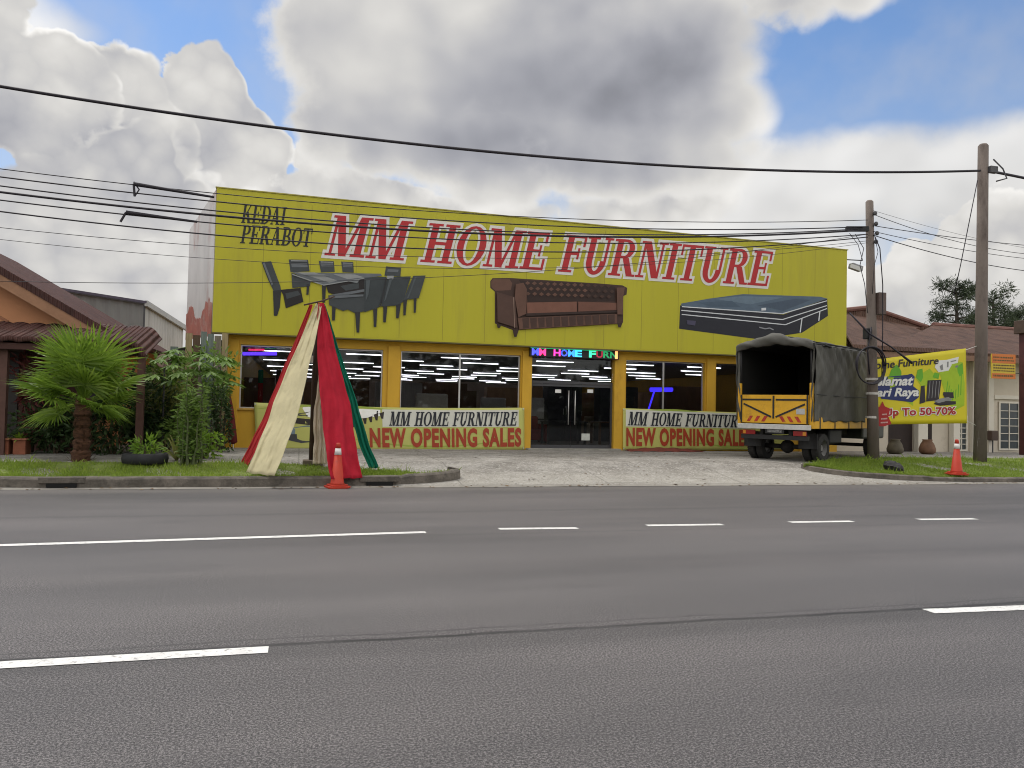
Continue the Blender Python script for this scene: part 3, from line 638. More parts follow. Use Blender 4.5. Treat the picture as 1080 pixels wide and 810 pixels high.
for r in range(3):
    for k in range(13):
        x = 295+k*45+(22 if r % 2 else 0); y = 118+r*36+(x-295)*.038
        if x < 860: sf.append(([(x-17,y),(x,y-13),(x+17,y),(x,y+13)], S2 if k < 9 else S1))
sf += [([(285,250),(620,244),(622,312),(290,322)], S4), ([(630,244),(886,252),(886,300),(630,310)], (90, 60, 49)), ([(280,322),(888,302),(888,316),(282,340)], S3), ([(225,352),(890,326),(890,390),(236,430)], S2)]
sf += [([(255+i*52, 356-i*2.1),(300+i*52, 352-i*2.1),(300+i*52, 420-i*3.2),(262+i*52, 424-i*3.2)], S1) for i in range(0, 12, 1)]
sf += [([(212,128),(262,118),(285,160),(282,325),(228,350),(205,215)], S2), ([(85,180),(205,215),(222,420),(90,380)], (66, 47, 40)), ([(885,150),(940,150),(930,205),(925,330),(890,330)], S2), ([(80,388),(115,398),(105,420),(90,420)], S3), ([(190,434),(232,430),(216,480),(200,480)], S3), ([(888,390),(925,384),(912,417),(896,417)], S3), ([(196,215),(203,420)], (120, 100, 88), 4)]
printed('printed_sofa', sf, 510, 280, 6.353, YSG, sign)
M1, M2, M3 = (30, 31, 38), (70, 84, 98), (175, 178, 182)
mt = [([(140,165),(700,215),(938,128),(942,222),(800,314),(560,348),(135,292)], M1), ([(145,155),(300,128),(480,104),(900,118),(938,128),(700,212),(148,172)], M2), ([(330,130),(480,114),(700,122),(520,160)], (84, 99, 112)), ([(560,165),(760,130),(850,135),(700,195)], (58, 70, 84)), ([(240,150),(420,140),(470,175),(300,170)], (60, 74, 88)), ([(150,172),(695,210),(936,140)], M3, 5), ([(146,192),(695,242),(936,166)], M3, 5), ([(148,214),(710,270),(936,182)], M3, 5), ([(800,236),(790,312)], M3, 6), ([(897,196),(891,250)], M3, 6), ([(580,180),(605,178),(605,192),(580,194)], M3), ([(175,245),(225,250),(220,275),(178,268)], (58, 56, 74)), ([(568,284),(600,292),(625,288),(645,298)], (120, 122, 128), 6)]
printed('printed_mattress', mt, 690, 290, 5.143, YSG, sign)

# floodlight on the sign's end
fp = P(905, 281, 20.9); t = thing('floodlight', 'small grey floodlight on an arm at the end of the yellow signboard', 'floodlight', (xr+.05, 20.9, fp.z-.1))
MB().tube([(xr+.035, 20.9, P(895, 274, 20.9).z), (P(908, 276, 20.9).x, 20.85, P(908, 275, 20.9).z)], .018, 8).build('arm', dalu, t)
ff = MB(); ff.beam(P(897, 280, 20.9), P(908, 284, 20.9), .22, .17); ff.build('housing', mat('lamp_grey', (.22, .22, .23), .5, .1), t, bevel=.02)
ff = MB(); ff.beam(P(897, 280, 20.77), P(908, 284, 20.77), .02, .13); ff.build('lens', mat('lamp_lens', (.5, .5, .48), .2, .1), t)

# LED text board above the door
lb = [P(559, 377, 21.0), P(653, 378, 21.0), P(653, 370, 21.0), P(559, 366, 21.0)]
zA = (lb[0].z+lb[1].z)/2; zB = (lb[2].z+lb[3].z)/2
led = thing('led_text_board', 'black moving text board with glowing coloured letters above the entrance', 'LED board', ((lb[0].x+lb[1].x)/2, 21.0, zA))
MB().box(lb[0].x, 21.0, zA, lb[1].x, 21.12, zB).build('case', mat('led_case', (.012, .012, .012), .4, .1), led, bevel=.006)
fL = lambda u, v, l=0: Vector((lb[0].x+.06+(lb[1].x-lb[0].x-.12)*u, 21.0-.004-l, zA+.04+(zB-zA-.08)*v))
cols = [(.08, .1, 1), (1, .05, .25), (1, .05, .25), (1, .05, .45), (.05, .1, .9), (.05, .3, 1), (.05, .6, 1), (.05, .9, .8), (.05, .9, .4), (.4, .02, .05), (.02, .35, .12), (.02, .35, .12)]
txt = 'MM HOME FURN'
for i, (ch, c) in enumerate(zip(txt, cols)):
    if ch == ' ': continue
    mb = MB(); a, b = i/12, (i+.86)/12
    put_text(mb, ch, lambda u, v, l=0: fL(a+(b-a)*u, v, l), 0, .03); mb.build('glowing_letter', emit('led_%d' % i, c, 1.6 if i < 9 else .8), led)
MB().box(lb[0].x+.01, 20.985, zB-.03, lb[1].x-.3, 20.995, zB-.012).build('top_light_line', emit('ledline', (.05, .8, .3), .5), led)
MB().box(lb[1].x-.13, 20.985, zA+.02, lb[1].x-.05, 20.996, zB-.02).build('end_light', emit('ledend', (1, .25, .08), 3), led)

# ------------------------------------------------------------------ vinyl BANNERS on the wall
bann = mat('banner_vinyl', (.50, .50, .14), .45, .07, 1.2, .05, 6); bgreen = mat('banner_green', (.33, .42, .07), .45, .1, 2); bwhite = mat('banner_white', (.66, .66, .58), .45, .06, 2)
bred = mat('banner_red', (.36, .05, .02), .5, .12, 5); bdark = mat('banner_black', (.02, .022, .03), .5, .2)
eyem = mat('rope_white', (.6, .6, .55), .7, .1)
def wall_banner(label, q, title, sale, wpatch, sag, extra=None):
    YB = YF-.1
    f0 = plane_map(q, YB)
    def f(u, v, l=0):
        p = f0(u, v, l); p.z -= sag*math.sin(math.pi*u)*(.3+.7*v)
        p.y += .011*math.sin(u*23+v*1.2)+.010*math.sin(u*9-v*1.5)
        return p
    t = thing('shop_banner', label, 'banner', (f0(.5, 0).x, YB, f0(.5, 0).z))
    MB().grid(f, 80, 12).build('sheet', bann, t, smooth=True, solid=.003)
    mb = MB(); mb.grid(lambda u, v: f(wpatch[0]+(wpatch[1]-wpatch[0])*u, wpatch[2]+(wpatch[3]-wpatch[2])*v, .006), 40, 3); mb.build('white_panel', bwhite, t, smooth=True)
    mb = MB()   # green swooshes along the sheet
    for (ua, ub, vb, va, wv) in ((.30, .99, .08, .32, .035), (.0, .6, .97, .86, .05), (.45, .99, .02, .2, .02)):
        mb.grid(lambda u, v: f(ua+(ub-ua)*u, vb+(va-vb)*(2*u-1)**2+wv*v*math.sin(math.pi*min(1, u+.03)), .0045), 40, 2)
    mb.build('green_swoosh', bgreen, t, smooth=True)
    lt = MB(); a, b, c, d = title; put_serif(lt, 'MM HOME FURNITURE', lambda u, v, l=0: f(a+(b-a)*u, c+(d-c)*v, l),   .016, .01, gap=.06, step=.0003); lt.build('title_lettering', bdark, t)
    ls = MB(); a, b, c, d = sale; put_text(ls, 'NEW OPENING SALES', lambda u, v, l=0: f(a+(b-a)*u, c+(d-c)*v, l), .016, .045, spacing=1.12); ls.build('sale_lettering', bred, t)
    for (u, v) in ((.004, .97), (.996, .97), (.004, .04), (.996, .04)):
        p = f(u, v, .01); MB().lathe([(.022, 0), (.022, .008), (.01, .008)], p, 12, axis=Vector((0, -1, 0))).build('eyelet', alu, t)
    return t, f
q1 = [(270, 475), (553, 474.5), (553, 430), (268, 424.5)]
def mk1(px, q=q1):   # perspective-true parameter on the banner
    a, b, c = wx(q[0][0]), wx(q[1][0]), wx(px); return (c-a)/(b-a)
t1, f1 = wall_banner('long yellow green sale banner behind the cloth strips with printed furniture pictures', q1, (mk1(411), mk1(544), .58, .90), (mk1(391), mk1(549), .1, .5), (mk1(404), mk1(547), .55, .95), .06)
pd = MB(); pm = [cm((58, 58, 60)), cm((48, 42, 40)), cm((95, 110, 120)), cm((215, 215, 205))]
def bp(pts, mi, l): pd.poly([f1(mk1(x), (475-y)/49, l) for x, y in pts], mi)
bp([(296, 428), (402, 429), (402, 436), (345, 445), (296, 440)], 3, .005)
bp([(308, 437), (330, 433), (365, 434), (372, 437), (340, 441)], 0, .007); bp([(307, 440), (340, 442), (372, 438), (371, 445), (340, 449), (309, 446)], 1, .008)
for i in range(6): bp([(371+i*6, 441-i*1.6), (376+i*6, 439-i*1.6), (375+i*6, 449-i*2), (373+i*6, 449-i*2)], 1, .007+.0004*i)
bp([(366, 436), (400, 430), (399, 434), (372, 443)], 0, .0065)
bp([(303, 452), (325, 448), (345, 450), (345, 456), (303, 458)], 2, .007); bp([(303, 458), (345, 456), (344, 464), (318, 467), (304, 464)], 0, .008); bp([(335, 452), (352, 450), (352, 462), (336, 463)], 2, .0075)
pd.build('furniture_pictures', pm, t1)
q2 = [(657, 475), (832, 474), (832, 437), (657, 430.5)]
mk2 = lambda px: (wx(px)-wx(657))/(wx(832)-wx(657))
wall_banner('short yellow green sale banner partly hidden by the truck', q2, (mk2(662), mk2(783), .60, .92), (mk2(661), mk2(790), .12, .52), (mk2(660), mk2(792), .57, .97), .0)
# red sheet folded on the ground below the short banner
rs = MB(); pa, pb = P(664, 477, YF-.5), P(742, 477, YF-.5)
rs.grid(lambda u, v: Vector((pa.x+(pb.x-pa.x)*u, YF-.16-.42*v, gz(21)+.012+(.085*(1-v))*math.sin(math.pi*u)**.6+.012*math.sin(u*31+v*5))), 40, 6)
tag(rs.build('folded_sheet', mat('brick_red_sheet', (.16, .035, .025), .8, .25, 5), smooth=True, solid=.01), 'dull red folded sheet on the ground under the short banner', 'sheet')

# ------------------------------------------------------------------ DECORATED POLE with cloth strips
pb = G(330, 488, .30); ptop = PD(331, 319, (pb-EYE).dot(fwd))
ptop = Vector((pb.x+.03, pb.y, ptop.z))
t = thing('decorated_post', 'dark timber post that holds up the coloured cloth strips', 'post', pb)
MB().tube([pb+Vector((0, 0, .06)), pb.lerp(ptop, .5)+Vector((-.01, 0, 0)), ptop], [.085, .08, .065], 10).build('post', mat('old_timber', (.045, .025, .016), .85, .4, 6, .4, 30, stretch=(4, 4, .4)), t, smooth=True)
MB().box(pb.x-.2, pb.y-.17, pb.z-.08, pb.x+.2, pb.y+.17, pb.z+.06).build('footing', mat('footing_stone', (.16, .13, .1), .9, .3, 6), t, bevel=.02)
c_ = PD(327, 379, (pb-EYE).dot(fwd)); MB().box(c_.x-.06, pb.y-.115, c_.z-.07, c_.x+.06, pb.y-.095, c_.z+.07).build('white_tag', white, t)
def strip(name, top, bl, br, col, label, sag=.12, pleats=4, amp=.05, trans=.22, wtop=.05, zl=.22, zmin=.19):
    A = Vector(top); L_, R_ = G(*bl, zl), G(*br, zl)
    rsx = random.Random(len(label)); ph = rsx.random()*6
    def fn(u, v):
        w = Vector((wtop, 0, 0)); c_ = A.lerp((L_+R_)/2, v); sp_ = min(1, v*1.7)**.75
        p = c_ + w*(u-.5)*2*(1-sp_) + (R_-L_)*(u-.5)*sp_; k = .25+.75*v
        n = Vector((.15, -1, .35)).normalized()
        p = p + n*(amp*k*(math.sin(u*pleats*6.283+ph+v*1.3+.8*math.sin(v*4+ph))*(.75+.25*math.sin(v*7+ph))+.35*math.sin(u*pleats*15+v*4+1.5*math.sin(v*9))))*(1 if v < .97 else .6)
        p = p + n*(.012*k*math.sin(v*23+u*9+ph)*math.sin(u*5+v*3)+.006*math.sin(v*51+u*17)); p.x += .018*k*math.sin(v*11+ph)+.008*math.sin(v*29+ph*2)*k
        p.z -= sag*math.sin(math.pi*v)*(1+.25*math.sin(u*5+ph))
        if v > .93: p.z = max(p.z, zmin)
        return p
    o = MB().grid(fn, 28, 46).build(name, clothmat('cloth_%d_%d' % (int(col[0]*99), int(col[1]*99)), col, trans), smooth=True, solid=.004)
    return tag(o, label, 'cloth strip', 'cloth strips tied to the post')
tp = ptop
strip('cloth_strip', tp+Vector((-.16, -.12, -.05)), (253.5, 491), (262.5, 492.5), (.42, .03, .035), 'narrow red cloth strip farthest to the side of the palm', .12, 2, .03, wtop=.03)
strip('cloth_strip', tp+Vector((-.01, -.08, -.02)), (261, 498.5), (291, 502), (.62, .56, .36), 'wide cream cloth strip hanging from the post to the grass', .10, 2.2, .05, wtop=.05)
strip('cloth_strip', tp+Vector((.03, -.08, 0)), (349, 505.5), (382, 504), (.43, .018, .036), 'wide red cloth strip ending behind the traffic cone', .10, 1.8, .05, wtop=.05, zl=.165, zmin=.10)
strip('cloth_strip', tp+Vector((.08, -.06, -.02)), (388.5, 494), (399, 494), (.012, .19, .12), 'narrow green cloth strip ending on the grass', .08, 2, .03, wtop=.035)
strip('cloth_strip', pb+Vector((.10, -.12, 2.0)), (330, 489.5), (345, 489.5), (.78, .68, .55), 'short pale cloth strip bunched at the foot of the post', .02, 3, .045, wtop=.015, zl=.30)
# small rod tying the strips
rp_ = ptop + Vector((0, -.06, .03))
tag(MB().tube([rp_+Vector((-.3, 0, -.09)), rp_+Vector((.08, 0, .02)), rp_+Vector((.3, 0, .12))], .016, 6).build('tie_rod', mat('old_timber_rod', (.07, .04, .03), .8, .3), smooth=True), 'thin brown rod tied across the top of the post', 'rod')

# ------------------------------------------------------------------ TRAFFIC CONES
conem = mat('cone_orange', (.44, .034, .014), .6, .12, 5, dirt=(.20, .035, .025), dscale=5); band = mat('cone_band', (.66, .64, .62), .4, .08, 8)
def cone(p, h, lab, rz=0):
    t = thing('traffic_cone', lab, 'traffic cone', p, rz, 'traffic cones at the kerb'); s = h/.9
    b = MB(); n = 8; pts = []
    ba = [(.0, 0), (.22*s, 0), (.22*s, .03*s), (.19*s, .05*s), (.15*s, .06*s)]
    q = [( x*.225*s, y*.225*s) for x, y in ((-1,-.7),(-.7,-1),(.7,-1),(1,-.7),(1,.7),(.7,1),(-.7,1),(-1,.7))]
    b.prism([(x, y, 0) for x, y in q], (0, 0, .04*s)); b.prism([(x*.8, y*.8, .04*s+.0005) for x, y in q], (0, 0, .03*s)); b.build('base', conem, t, local=True, bevel=.008)
    def r(z): return (.145-.105*z/.9)*s
    MB().lathe([(r(.07)*1.15, .07*s), (r(.1), .1*s), (r(.66), .66*s)], (0,0,0), 22).build('body', conem, t, smooth=True, local=True)
    MB().lathe([(r(.66)+.004, .661*s), (r(.79)+.004, .79*s)], (0,0,0), 22).build('reflective_band', band, t, smooth=True, local=True)
    MB().lathe([(r(.79), .791*s), (r(.88)*1.03, .88*s), (r(.9)*.8, .9*s), (.02*s, .885*s)], (0,0,0), 22).build('top', conem, t, smooth=True, local=True)
cone(G(355.5, 514.3, .004), .80, 'orange traffic cone on the road in front of the wide red cloth', .3)
pc = G(1009, 500.5, .165); cone(pc+Vector((0, .0, 0)), .82, 'orange traffic cone on the grass beside the tall pole', -.2)
tag(MB().lathe([(.0, 0), (.19, .0), (.24, .07), (.2, .17), (.1, .23), (.02, .24)], (0,0,0), 14).build('rock', mat('dark_rock', (.035, .033, .035), .8, .4, 6, .8, 12), local=True, smooth=False), 'black lumpy rock lying on the grass by the thinner pole', 'rock')
rk = bpy.data.objects['rock']; rk.location = G(942, 497, .2); rk.scale = (1.25, .9, .95); rk.rotation_euler = (.1, .25, .4)
for v in rk.data.vertices: v.co += Vector((rn(-.03, .03), rn(-.03, .03), rn(-.02, .02)))

# ------------------------------------------------------------------ VEGETATION
def leaf(mb, p, d, l, w, up=None, bend=.25):
    d = d.normalized(); s = d.cross(up or Vector((rn(-1,1), rn(-1,1), rn(.2,1)))).normalized(); n = s.cross(d)
    m = p + d*l*.5 - n*bend*l*.1; e = p + d*l - n*bend*l*.5
    mb.add([p, m-s*w/2, e, m+s*w/2], [(0, 1, 2), (0, 2, 3)])
def leafcloud(mb, c, rad, n, l, w, hollow=.35, flat=.0, seed=0):
    rs = random.Random(seed); c = Vector(c); lob = [(Vector((rs.gauss(0, 1), rs.gauss(0, 1), rs.gauss(0, 1))).normalized(), rs.uniform(.65, 1.25)) for _ in range(9)]
    for _ in range(n):
        d = Vector((rs.gauss(0, 1), rs.gauss(0, 1), rs.gauss(0, 1))).normalized()
        k = max(.55, sum(s*max(0, d.dot(v))**3 for v, s in lob)/1.2); r = (hollow+(1-hollow)*rs.random()**.6)*min(1.25, k)
        p = c + Vector((d.x*rad[0], d.y*rad[1], d.z*rad[2]))*r
        o = (d*.8+Vector((rs.gauss(0, .6), rs.gauss(0, .6), rs.gauss(0, .5)-flat))).normalized()
        leaf(mb, p, o, l*rs.uniform(.6, 1.3), w*rs.uniform(.7, 1.2))
palmleaf = leafmat('palm_leaf', (.075, .15, .018), (.24, .36, .045), .48, .42, (.36, .46, .09))
bark = mat('palm_bark', (.09, .042, .024), .95, .5, 9, .8, 30, stretch=(1, 1, 3), dirt=(.03, .018, .012), dscale=7)
pp = G(85, 491, .2)
palm = thing('fan_palm', 'bushy green fan palm with fibrous brown trunk on the verge', 'palm', pp)
pd_ = (pp-EYE).dot(fwd); ph_ = PD(85, 420, pd_).z-pp.z
tk = MB(); prof = []
for i in range(26):
    z = ph_*i/25; prof.append(((.185-.05*min(1, i/8)+.018*(i % 2)+.02*math.sin(i*1.7)), z))
tk.lathe(prof, (0,0,0), 16)
for i in range(150):
    z = rn(.03, ph_*.98); a = rn(0, 6.28); r = .14+.05*max(0, 1-z/.3); p = Vector((math.cos(a)*r, math.sin(a)*r, z)); d = Vector((math.cos(a), math.sin(a), rn(.4, 1.6)))
    leaf(tk, p, d, rn(.07, .15), rn(.02, .045), Vector((-math.sin(a), math.cos(a), 0)).cross(d))
tk.build('trunk', bark, palm, local=True)
def frond_mb(seed, pet, bl, spread):
    rs = random.Random(seed); mb = MB()
    pts = [Vector((pet*t, 0, -.10*pet*t*t)) for t in (0, .35, .7, 1)]
    mb.tube(pts, [.018, .014, .011, .009], 5)
    c = pts[-1]; nb = 30
    for k in range(nb):
        a = -spread+2*spread*k/(nb-1)+rs.uniform(-.02, .02); l = bl*(.62+.38*math.cos(a*.62))*rs.uniform(.92, 1.06)
        d = Vector((math.cos(a), math.sin(a), -.12-.04*rs.random())).normalized(); s = Vector((-math.sin(a), math.cos(a), 0)); w = bl*2*spread/nb*.34
        up = Vector((0, 0, 1)); fold = .02*(1 if k % 2 else -1); dr = rs.uniform(.02, .16)*l
        q0 = c; q1 = c+d*l*.5+up*.02; q2 = c+d*l*.78-up*dr*.22; q3 = c+d*l-up*dr
        vs = [q0, q1-s*w/2+up*fold, q1+s*w/2-up*fold, q2-s*w*.33, q2+s*w*.33, q3]
        mb.add(vs, [(0, 1, 2), (1, 3, 4, 2), (3, 5, 4)])
    return mb
var = [frond_mb(11, .62, .80, 2.0), frond_mb(12, .72, .74, 2.2), frond_mb(13, .52, .86, 1.8)]
masters = []
nf = 34
for i in range(nf):
    k = i % 3
    if i < 3: o = var[k].build('frond', palmleaf, palm, local=True, fixn=False); masters.append(o)
    else: o = masters[k].copy(); COL.objects.link(o); o.parent = palm
    f = i/(nf-1); el = R(87-96*f**1.15+rn(-10, 10)); yaw = i*2.39996+rn(-.45, .45)
    o.location = (0, 0, ph_-.04-.12*f)
    o.rotation_euler = (rn(-.45, .45), -el, yaw); s_ = (.86+.22*math.sin(math.pi*min(1, f+.2)))*rn(.8, 1.14); o.scale = (s_,)*3
bright = leafmat('bright_leaf', (.08, .18, .02), (.24, .38, .04), .4, .5, (.24, .32, .06)); midg = leafmat('mid_leaf', (.07, .14, .028), (.18, .28, .055), .35, .5); darkg = leafmat('dark_leaf', (.014, .035, .012), (.05, .09, .025), .25, .5); olive = leafmat('olive_leaf', (.09, .12, .025), (.24, .24, .07), .3, .6)
stem = mat('green_stem', (.05, .075, .03), .7, .3, 8); brown = mat('brown_stem', (.085, .06, .04), .9, .35, 8, .4, 40)
def shrub(name, lab, base, rad, n, l, w, lm, cat='shrub', hz=None, group=None, stems=5, hollow=.3):
    base = Vector(base); t = thing(name, lab, cat, base, 0, group); c = Vector((0, 0, hz or rad[2]*.95))
    mb = MB(); leafcloud(mb, c, rad, n, l, w, hollow, seed=int(abs(base.x*977+base.y*31)) % 9999); mb.build('foliage', lm, t, local=True, fixn=False)
    sb_ = MB()
    for i in range(stems):
        a = i*2.4; sb_.tube([(.05*math.cos(a), .05*math.sin(a), -.02), (rad[0]*.3*math.cos(a), rad[1]*.3*math.sin(a), c.z*.7), (rad[0]*.55*math.cos(a), rad[1]*.55*math.sin(a), c.z+rad[2]*.4)], [.02, .015, .006], 5)
    sb_.build('stem', brown, t, local=True); return t
# tyre planter
tp_ = G(153, 489, .27); t = thing('tyre_planter', 'low black tyre planter on the grass with a small bright plant', 'planter', tp_)
MB().lathe([(.33, 0), (.4, .02), (.42, .1), (.4, .19), (.33, .21), (.28, .19), (.27, .12)], (0,0,0), 24, capt=False).build('tyre', mat('old_rubber', (.018, .019, .021), .8, .3, 9), t, local=True, smooth=True)
MB().lathe([(.01, .1), (.30, .14)], (0,0,0), 20, capb=False, capt=False).build('soil', mat('potting_soil', (.05, .035, .02), 1, .4, 12), t, local=True)
shrub('small_plant', 'small bright green plant growing in the tyre planter', tp_+Vector((0, 0, .13)), (.34, .3, .18), 170, .16, .045, bright, 'plant')
# tall leafy shrub with upright stems
cp = G(201, 492, .22); t = thing('upright_shrub', 'tall narrow leafy shrub with upright stems on the verge beside the tyre', 'shrub', cp); hgt = PD(201, 392, (cp-EYE).dot(fwd)).z-cp.z
sb_ = MB(); lf_ = MB(); rc = random.Random(21)
for i in range(16):
    a = i*2.4; r = .04+.17*math.sqrt(i/16); x, y = r*math.cos(a), r*math.sin(a); h = hgt*rc.uniform(.6, 1.02); lx, ly = rc.uniform(-.14, .14), rc.uniform(-.12, .12)
    pts = [Vector((x+lx*k/6+.02*math.sin(k*2+i), y+ly*k/6, h*k/6)) for k in range(7)]; sb_.tube(pts, [.024-.0028*k for k in range(7)], 6)
    for k in range(95):
        f = rc.uniform(.06, 1)**.8; p = pts[0].lerp(pts[-1], f); b2 = rc.random()*6.283; leaf(lf_, p, Vector((math.cos(b2), math.sin(b2), rc.uniform(-.3, .9))), rc.uniform(.08, .19), rc.uniform(.02, .045))
sb_.build('stem', mat('cactus_green', (.08, .10, .04), .75, .35, 6, .3, 20), t, local=True); lf_.build('foliage', midg, t, local=True, fixn=False)
# small cordyline-like spiky plant beside the cactus
def spiky(base, n, l, w, lm, lab, name='spiky_plant', el0=20, el1=80):
    t = thing(name, lab, 'plant', base); mb = MB()
    for i in range(n):
        a = i*2.4; e = R(el0+(el1-el0)*(i/n)); d = Vector((math.cos(a)*math.cos(e), math.sin(a)*math.cos(e), math.sin(e))); s = Vector((-math.sin(a), math.cos(a), 0)); L_ = l*rn(.75, 1.1)
        pts = [d*L_*k/5+Vector((0, 0, -L_*.42*(k/5)**2.2)) for k in range(6)]; ws = [w*.5, w, w, w*.8, w*.5, 0.002]
        vs = []; 
        for p, q in zip(pts, ws): vs += [p-s*q/2, p+s*q/2]
        mb.add(vs, [(2*k, 2*k+1, 2*k+3, 2*k+2) for k in range(5)])
    mb.build('leaves', lm, t, local=True, fixn=False); MB().tube([(0, 0, -.02), (0, 0, .06)], .03, 8).build('stem', brown, t, local=True); return t
spiky(G(186, 486, .29), 26, 1.0, .04, olive, 'arching long leaved plant behind the tyre planter', el0=35, el1=85)
spiky(G(14, 478, .34)+Vector((0, .3, .22)), 26, .4, .05, bright, 'small green plant standing in the brick planter box')
# papaya tree behind
pq = G(207, 480, .30); pq.y = 18.6; pq = Vector((P(207, 480, 18.2).x, 18.2, .30))
t = thing('papaya_tree', 'thin papaya tree with a flat crown of lobed leaves by the plank fence', 'tree', pq); hp = P(207, 383, 18.2).z-pq.z
MB().tube([(0, 0, -.05), (.04, 0, hp*.5), (0, 0, hp)], [.06, .05, .03], 8).build('trunk', mat('papaya_bark', (.15, .13, .10), .9, .3, 5, .3, 20), t, smooth=True, local=True)
mb = MB()
for i in range(26):
    a = i*2.4; L_ = rn(.35, .95); e = rn(-.9, .7); b = Vector((math.cos(a)*L_, math.sin(a)*L_*.8, hp+e*.42-.25*L_*L_+.1)); mb.tube([(0, 0, hp-.05-.01*i), (b.x*.6, b.y*.6, b.z+.06), b], [.012, .009, .006], 4)
    for k in range(9):
        aa = a-2.1+4.2*k/8; d = Vector((math.cos(aa), math.sin(aa), -.25-.2*random.random()))
        for q in range(2): leaf(mb, b+d*.05*q, (d+Vector((rn(-.15,.15), rn(-.15,.15), 0))), rn(.2, .34), .09, Vector((0, 0, 1)))
mb.build('crown', leafmat('papaya_leaf', (.06, .13, .022), (.16, .27, .045), .4, .5), t, local=True, fixn=False)
# shrubs between house and shop
def at(px, py, Y): p = P(px, py, Y); return Vector((p.x, Y, gz(Y)))
shrub('leafy_shrub', 'dark green shrub mass behind the palm trunk', at(118, 470, 18.6), (.85, .6, .85), 1500, .2, .06, darkg, stems=7)
shrub('leafy_shrub', 'dark shrub behind the tyre planter with arching leaves', at(150, 470, 19), (.85, .6, .78), 1500, .24, .05, darkg, stems=7)
shrub('leafy_shrub', 'olive shrub with yellowish leaves against the plank fence', at(176, 470, 19.3), (.6, .5, .95), 1100, .17, .05, olive, stems=6)
shrub('leafy_shrub', 'light creeper shrub climbing over the planks under the round dish', at(166, 470, 19.8), (.8, .4, .65), 900, .16, .06, midg, hz=1.75, stems=6)
shrub('leafy_shrub', 'dark low shrub beside the house wall behind the palm', at(58, 470, 18.7), (.75, .5, .62), 1100, .17, .06, darkg, stems=6)
shrub('creeper_shrub', 'light green creeper hanging over the grey planks next to the shop corner', at(222, 470, 20.3), (.75, .22, .9), 900, .15, .06, midg, hz=1.5, stems=5)
shrub('red_leaf_shrub', 'shrub with dark red leaves in front of the tiled house', at(32, 470, 19), (.42, .35, .85), 520, .2, .06, leafmat('red_leaf', (.06, .02, .02), (.2, .05, .05), .3, .5), hz=1.35, stems=6)
shrub('round_shrub', 'small lime green shrub next to the tall upright shrub', at(215, 470, 17.4), (.3, .25, .36), 420, .12, .06, bright, stems=5)
shrub('column_shrub', 'dark narrow upright shrub beside the shop corner', at(232, 470, 19.5), (.34, .3, .95), 900, .11, .045, darkg, stems=5)
shrub('leafy_shrub', 'mid green shrub between the two dark shrubs near the spiky plant', at(196, 470, 18.6), (.5, .4, .62), 700, .16, .05, midg, stems=5)

# ------------------------------------------------------------------ PLANK FENCE + DISH + UMBRELLA beside the shop
pa, pb2 = P(150, 470, 20.6), P(236, 470, 20.9)
t = thing('plank_fence', 'tall weathered plank and sheet fence between house and shop', 'fence', ((pa.x+pb2.x)/2, 20.7, gz(20.7)))
pmats = [mat('plank_grey', (.19, .165, .125), .9, .3, 3, .3, 30, stretch=(6, 6, .5)), mat('plank_tan', (.30, .235, .13), .9, .3, 3, .3, 30, stretch=(6, 6, .5)), mat('sheet_green', (.13, .16, .14), .6, .25, 3, stretch=(6, 6, .5)), mat('plank_brown', (.10, .065, .04), .9, .3, 3, .3, 30, stretch=(6, 6, .5))]
x = pa.x; i = 0; sel = [0, 1, 1, 2, 0, 1, 3, 2, 2, 0, 1, 1, 0]
while x < pb2.x-.05:
    w_ = rn(.13, .2); k = sel[i % len(sel)]; y = 20.6+(x-pa.x)*.12
    fr_ = (x-pa.x)/(pb2.x-pa.x); top = P(150+fr_*86, 392 if fr_ < .2 else (368 if fr_ < .42 else 351), y).z+rn(-.07, .07)
    MB().box(x, y, .28, x+w_-.012, y+.025, top).build('plank', pmats[k], t); x += w_; i += 1
MB().prism([(pa.x, 20.64, .28), (pb2.x, 20.95, .28), (pb2.x, 20.95, 3.1), (pa.x+.55, 20.72, 2.75), (pa.x, 20.64, 2.3)], (0, .03, 0)).build('backing_board', mat('gap_dark', (.02, .017, .014), .9, .2), t)  # dark sheets added for the shade between the planks and at the corner
MB().box(pb2.x+.015, 20.98, .28, xL-.03, 21.05, 3.2).build('dark_gap_board', mat('gap_dark', (.02, .017, .014), .9, .2), t)
dp = P(173, 381, 18.7); t = thing('satellite_dish', 'round pinkish brown satellite dish above the shrubs', 'satellite dish', dp)
ax = Vector((.25, -1, .25)).normalized()
MB().lathe([(.01, -.04), (.07, -.033), (.13, -.01), (.165, .018), (.16, .021), (.125, 0), (.06, -.02), (.01, -.027)], (0,0,0), 24, axis=ax, capb=False, capt=False).build('bowl', mat('dish_pink', (.27, .18, .15), .6, .2, 4), t, smooth=True, local=True)
MB().tube([(0, .03, -.01), (0, .1, -.06), (0, .12, .28-dp.z)], .02, 6).build('bracket', dalu, t, local=True)
MB().tube([(0, 0, -.12), ax*.18+Vector((0, 0, -.03))], .008, 6).build('feed_arm', dalu, t, local=True)
up = P(246, 478, 20.75); up.z = gz(20.75); t = thing('closed_umbrella', 'closed dark red umbrella leaning on the shop corner', 'umbrella', up)
MB().lathe([(.03, .12), (.11, .16), (.10, .5), (.075, 1.0), (.03, 1.35), (.012, 1.45)], (0,0,0), 12).build('canopy', clothmat('umbrella_red', (.16, .03, .03)), t, local=True, smooth=True)
MB().tube([(0, 0, 0), (0, 0, 1.5)], .014, 6).build('shaft', alu, t, local=True); t.rotation_euler = (R(-4), R(-6), 0)

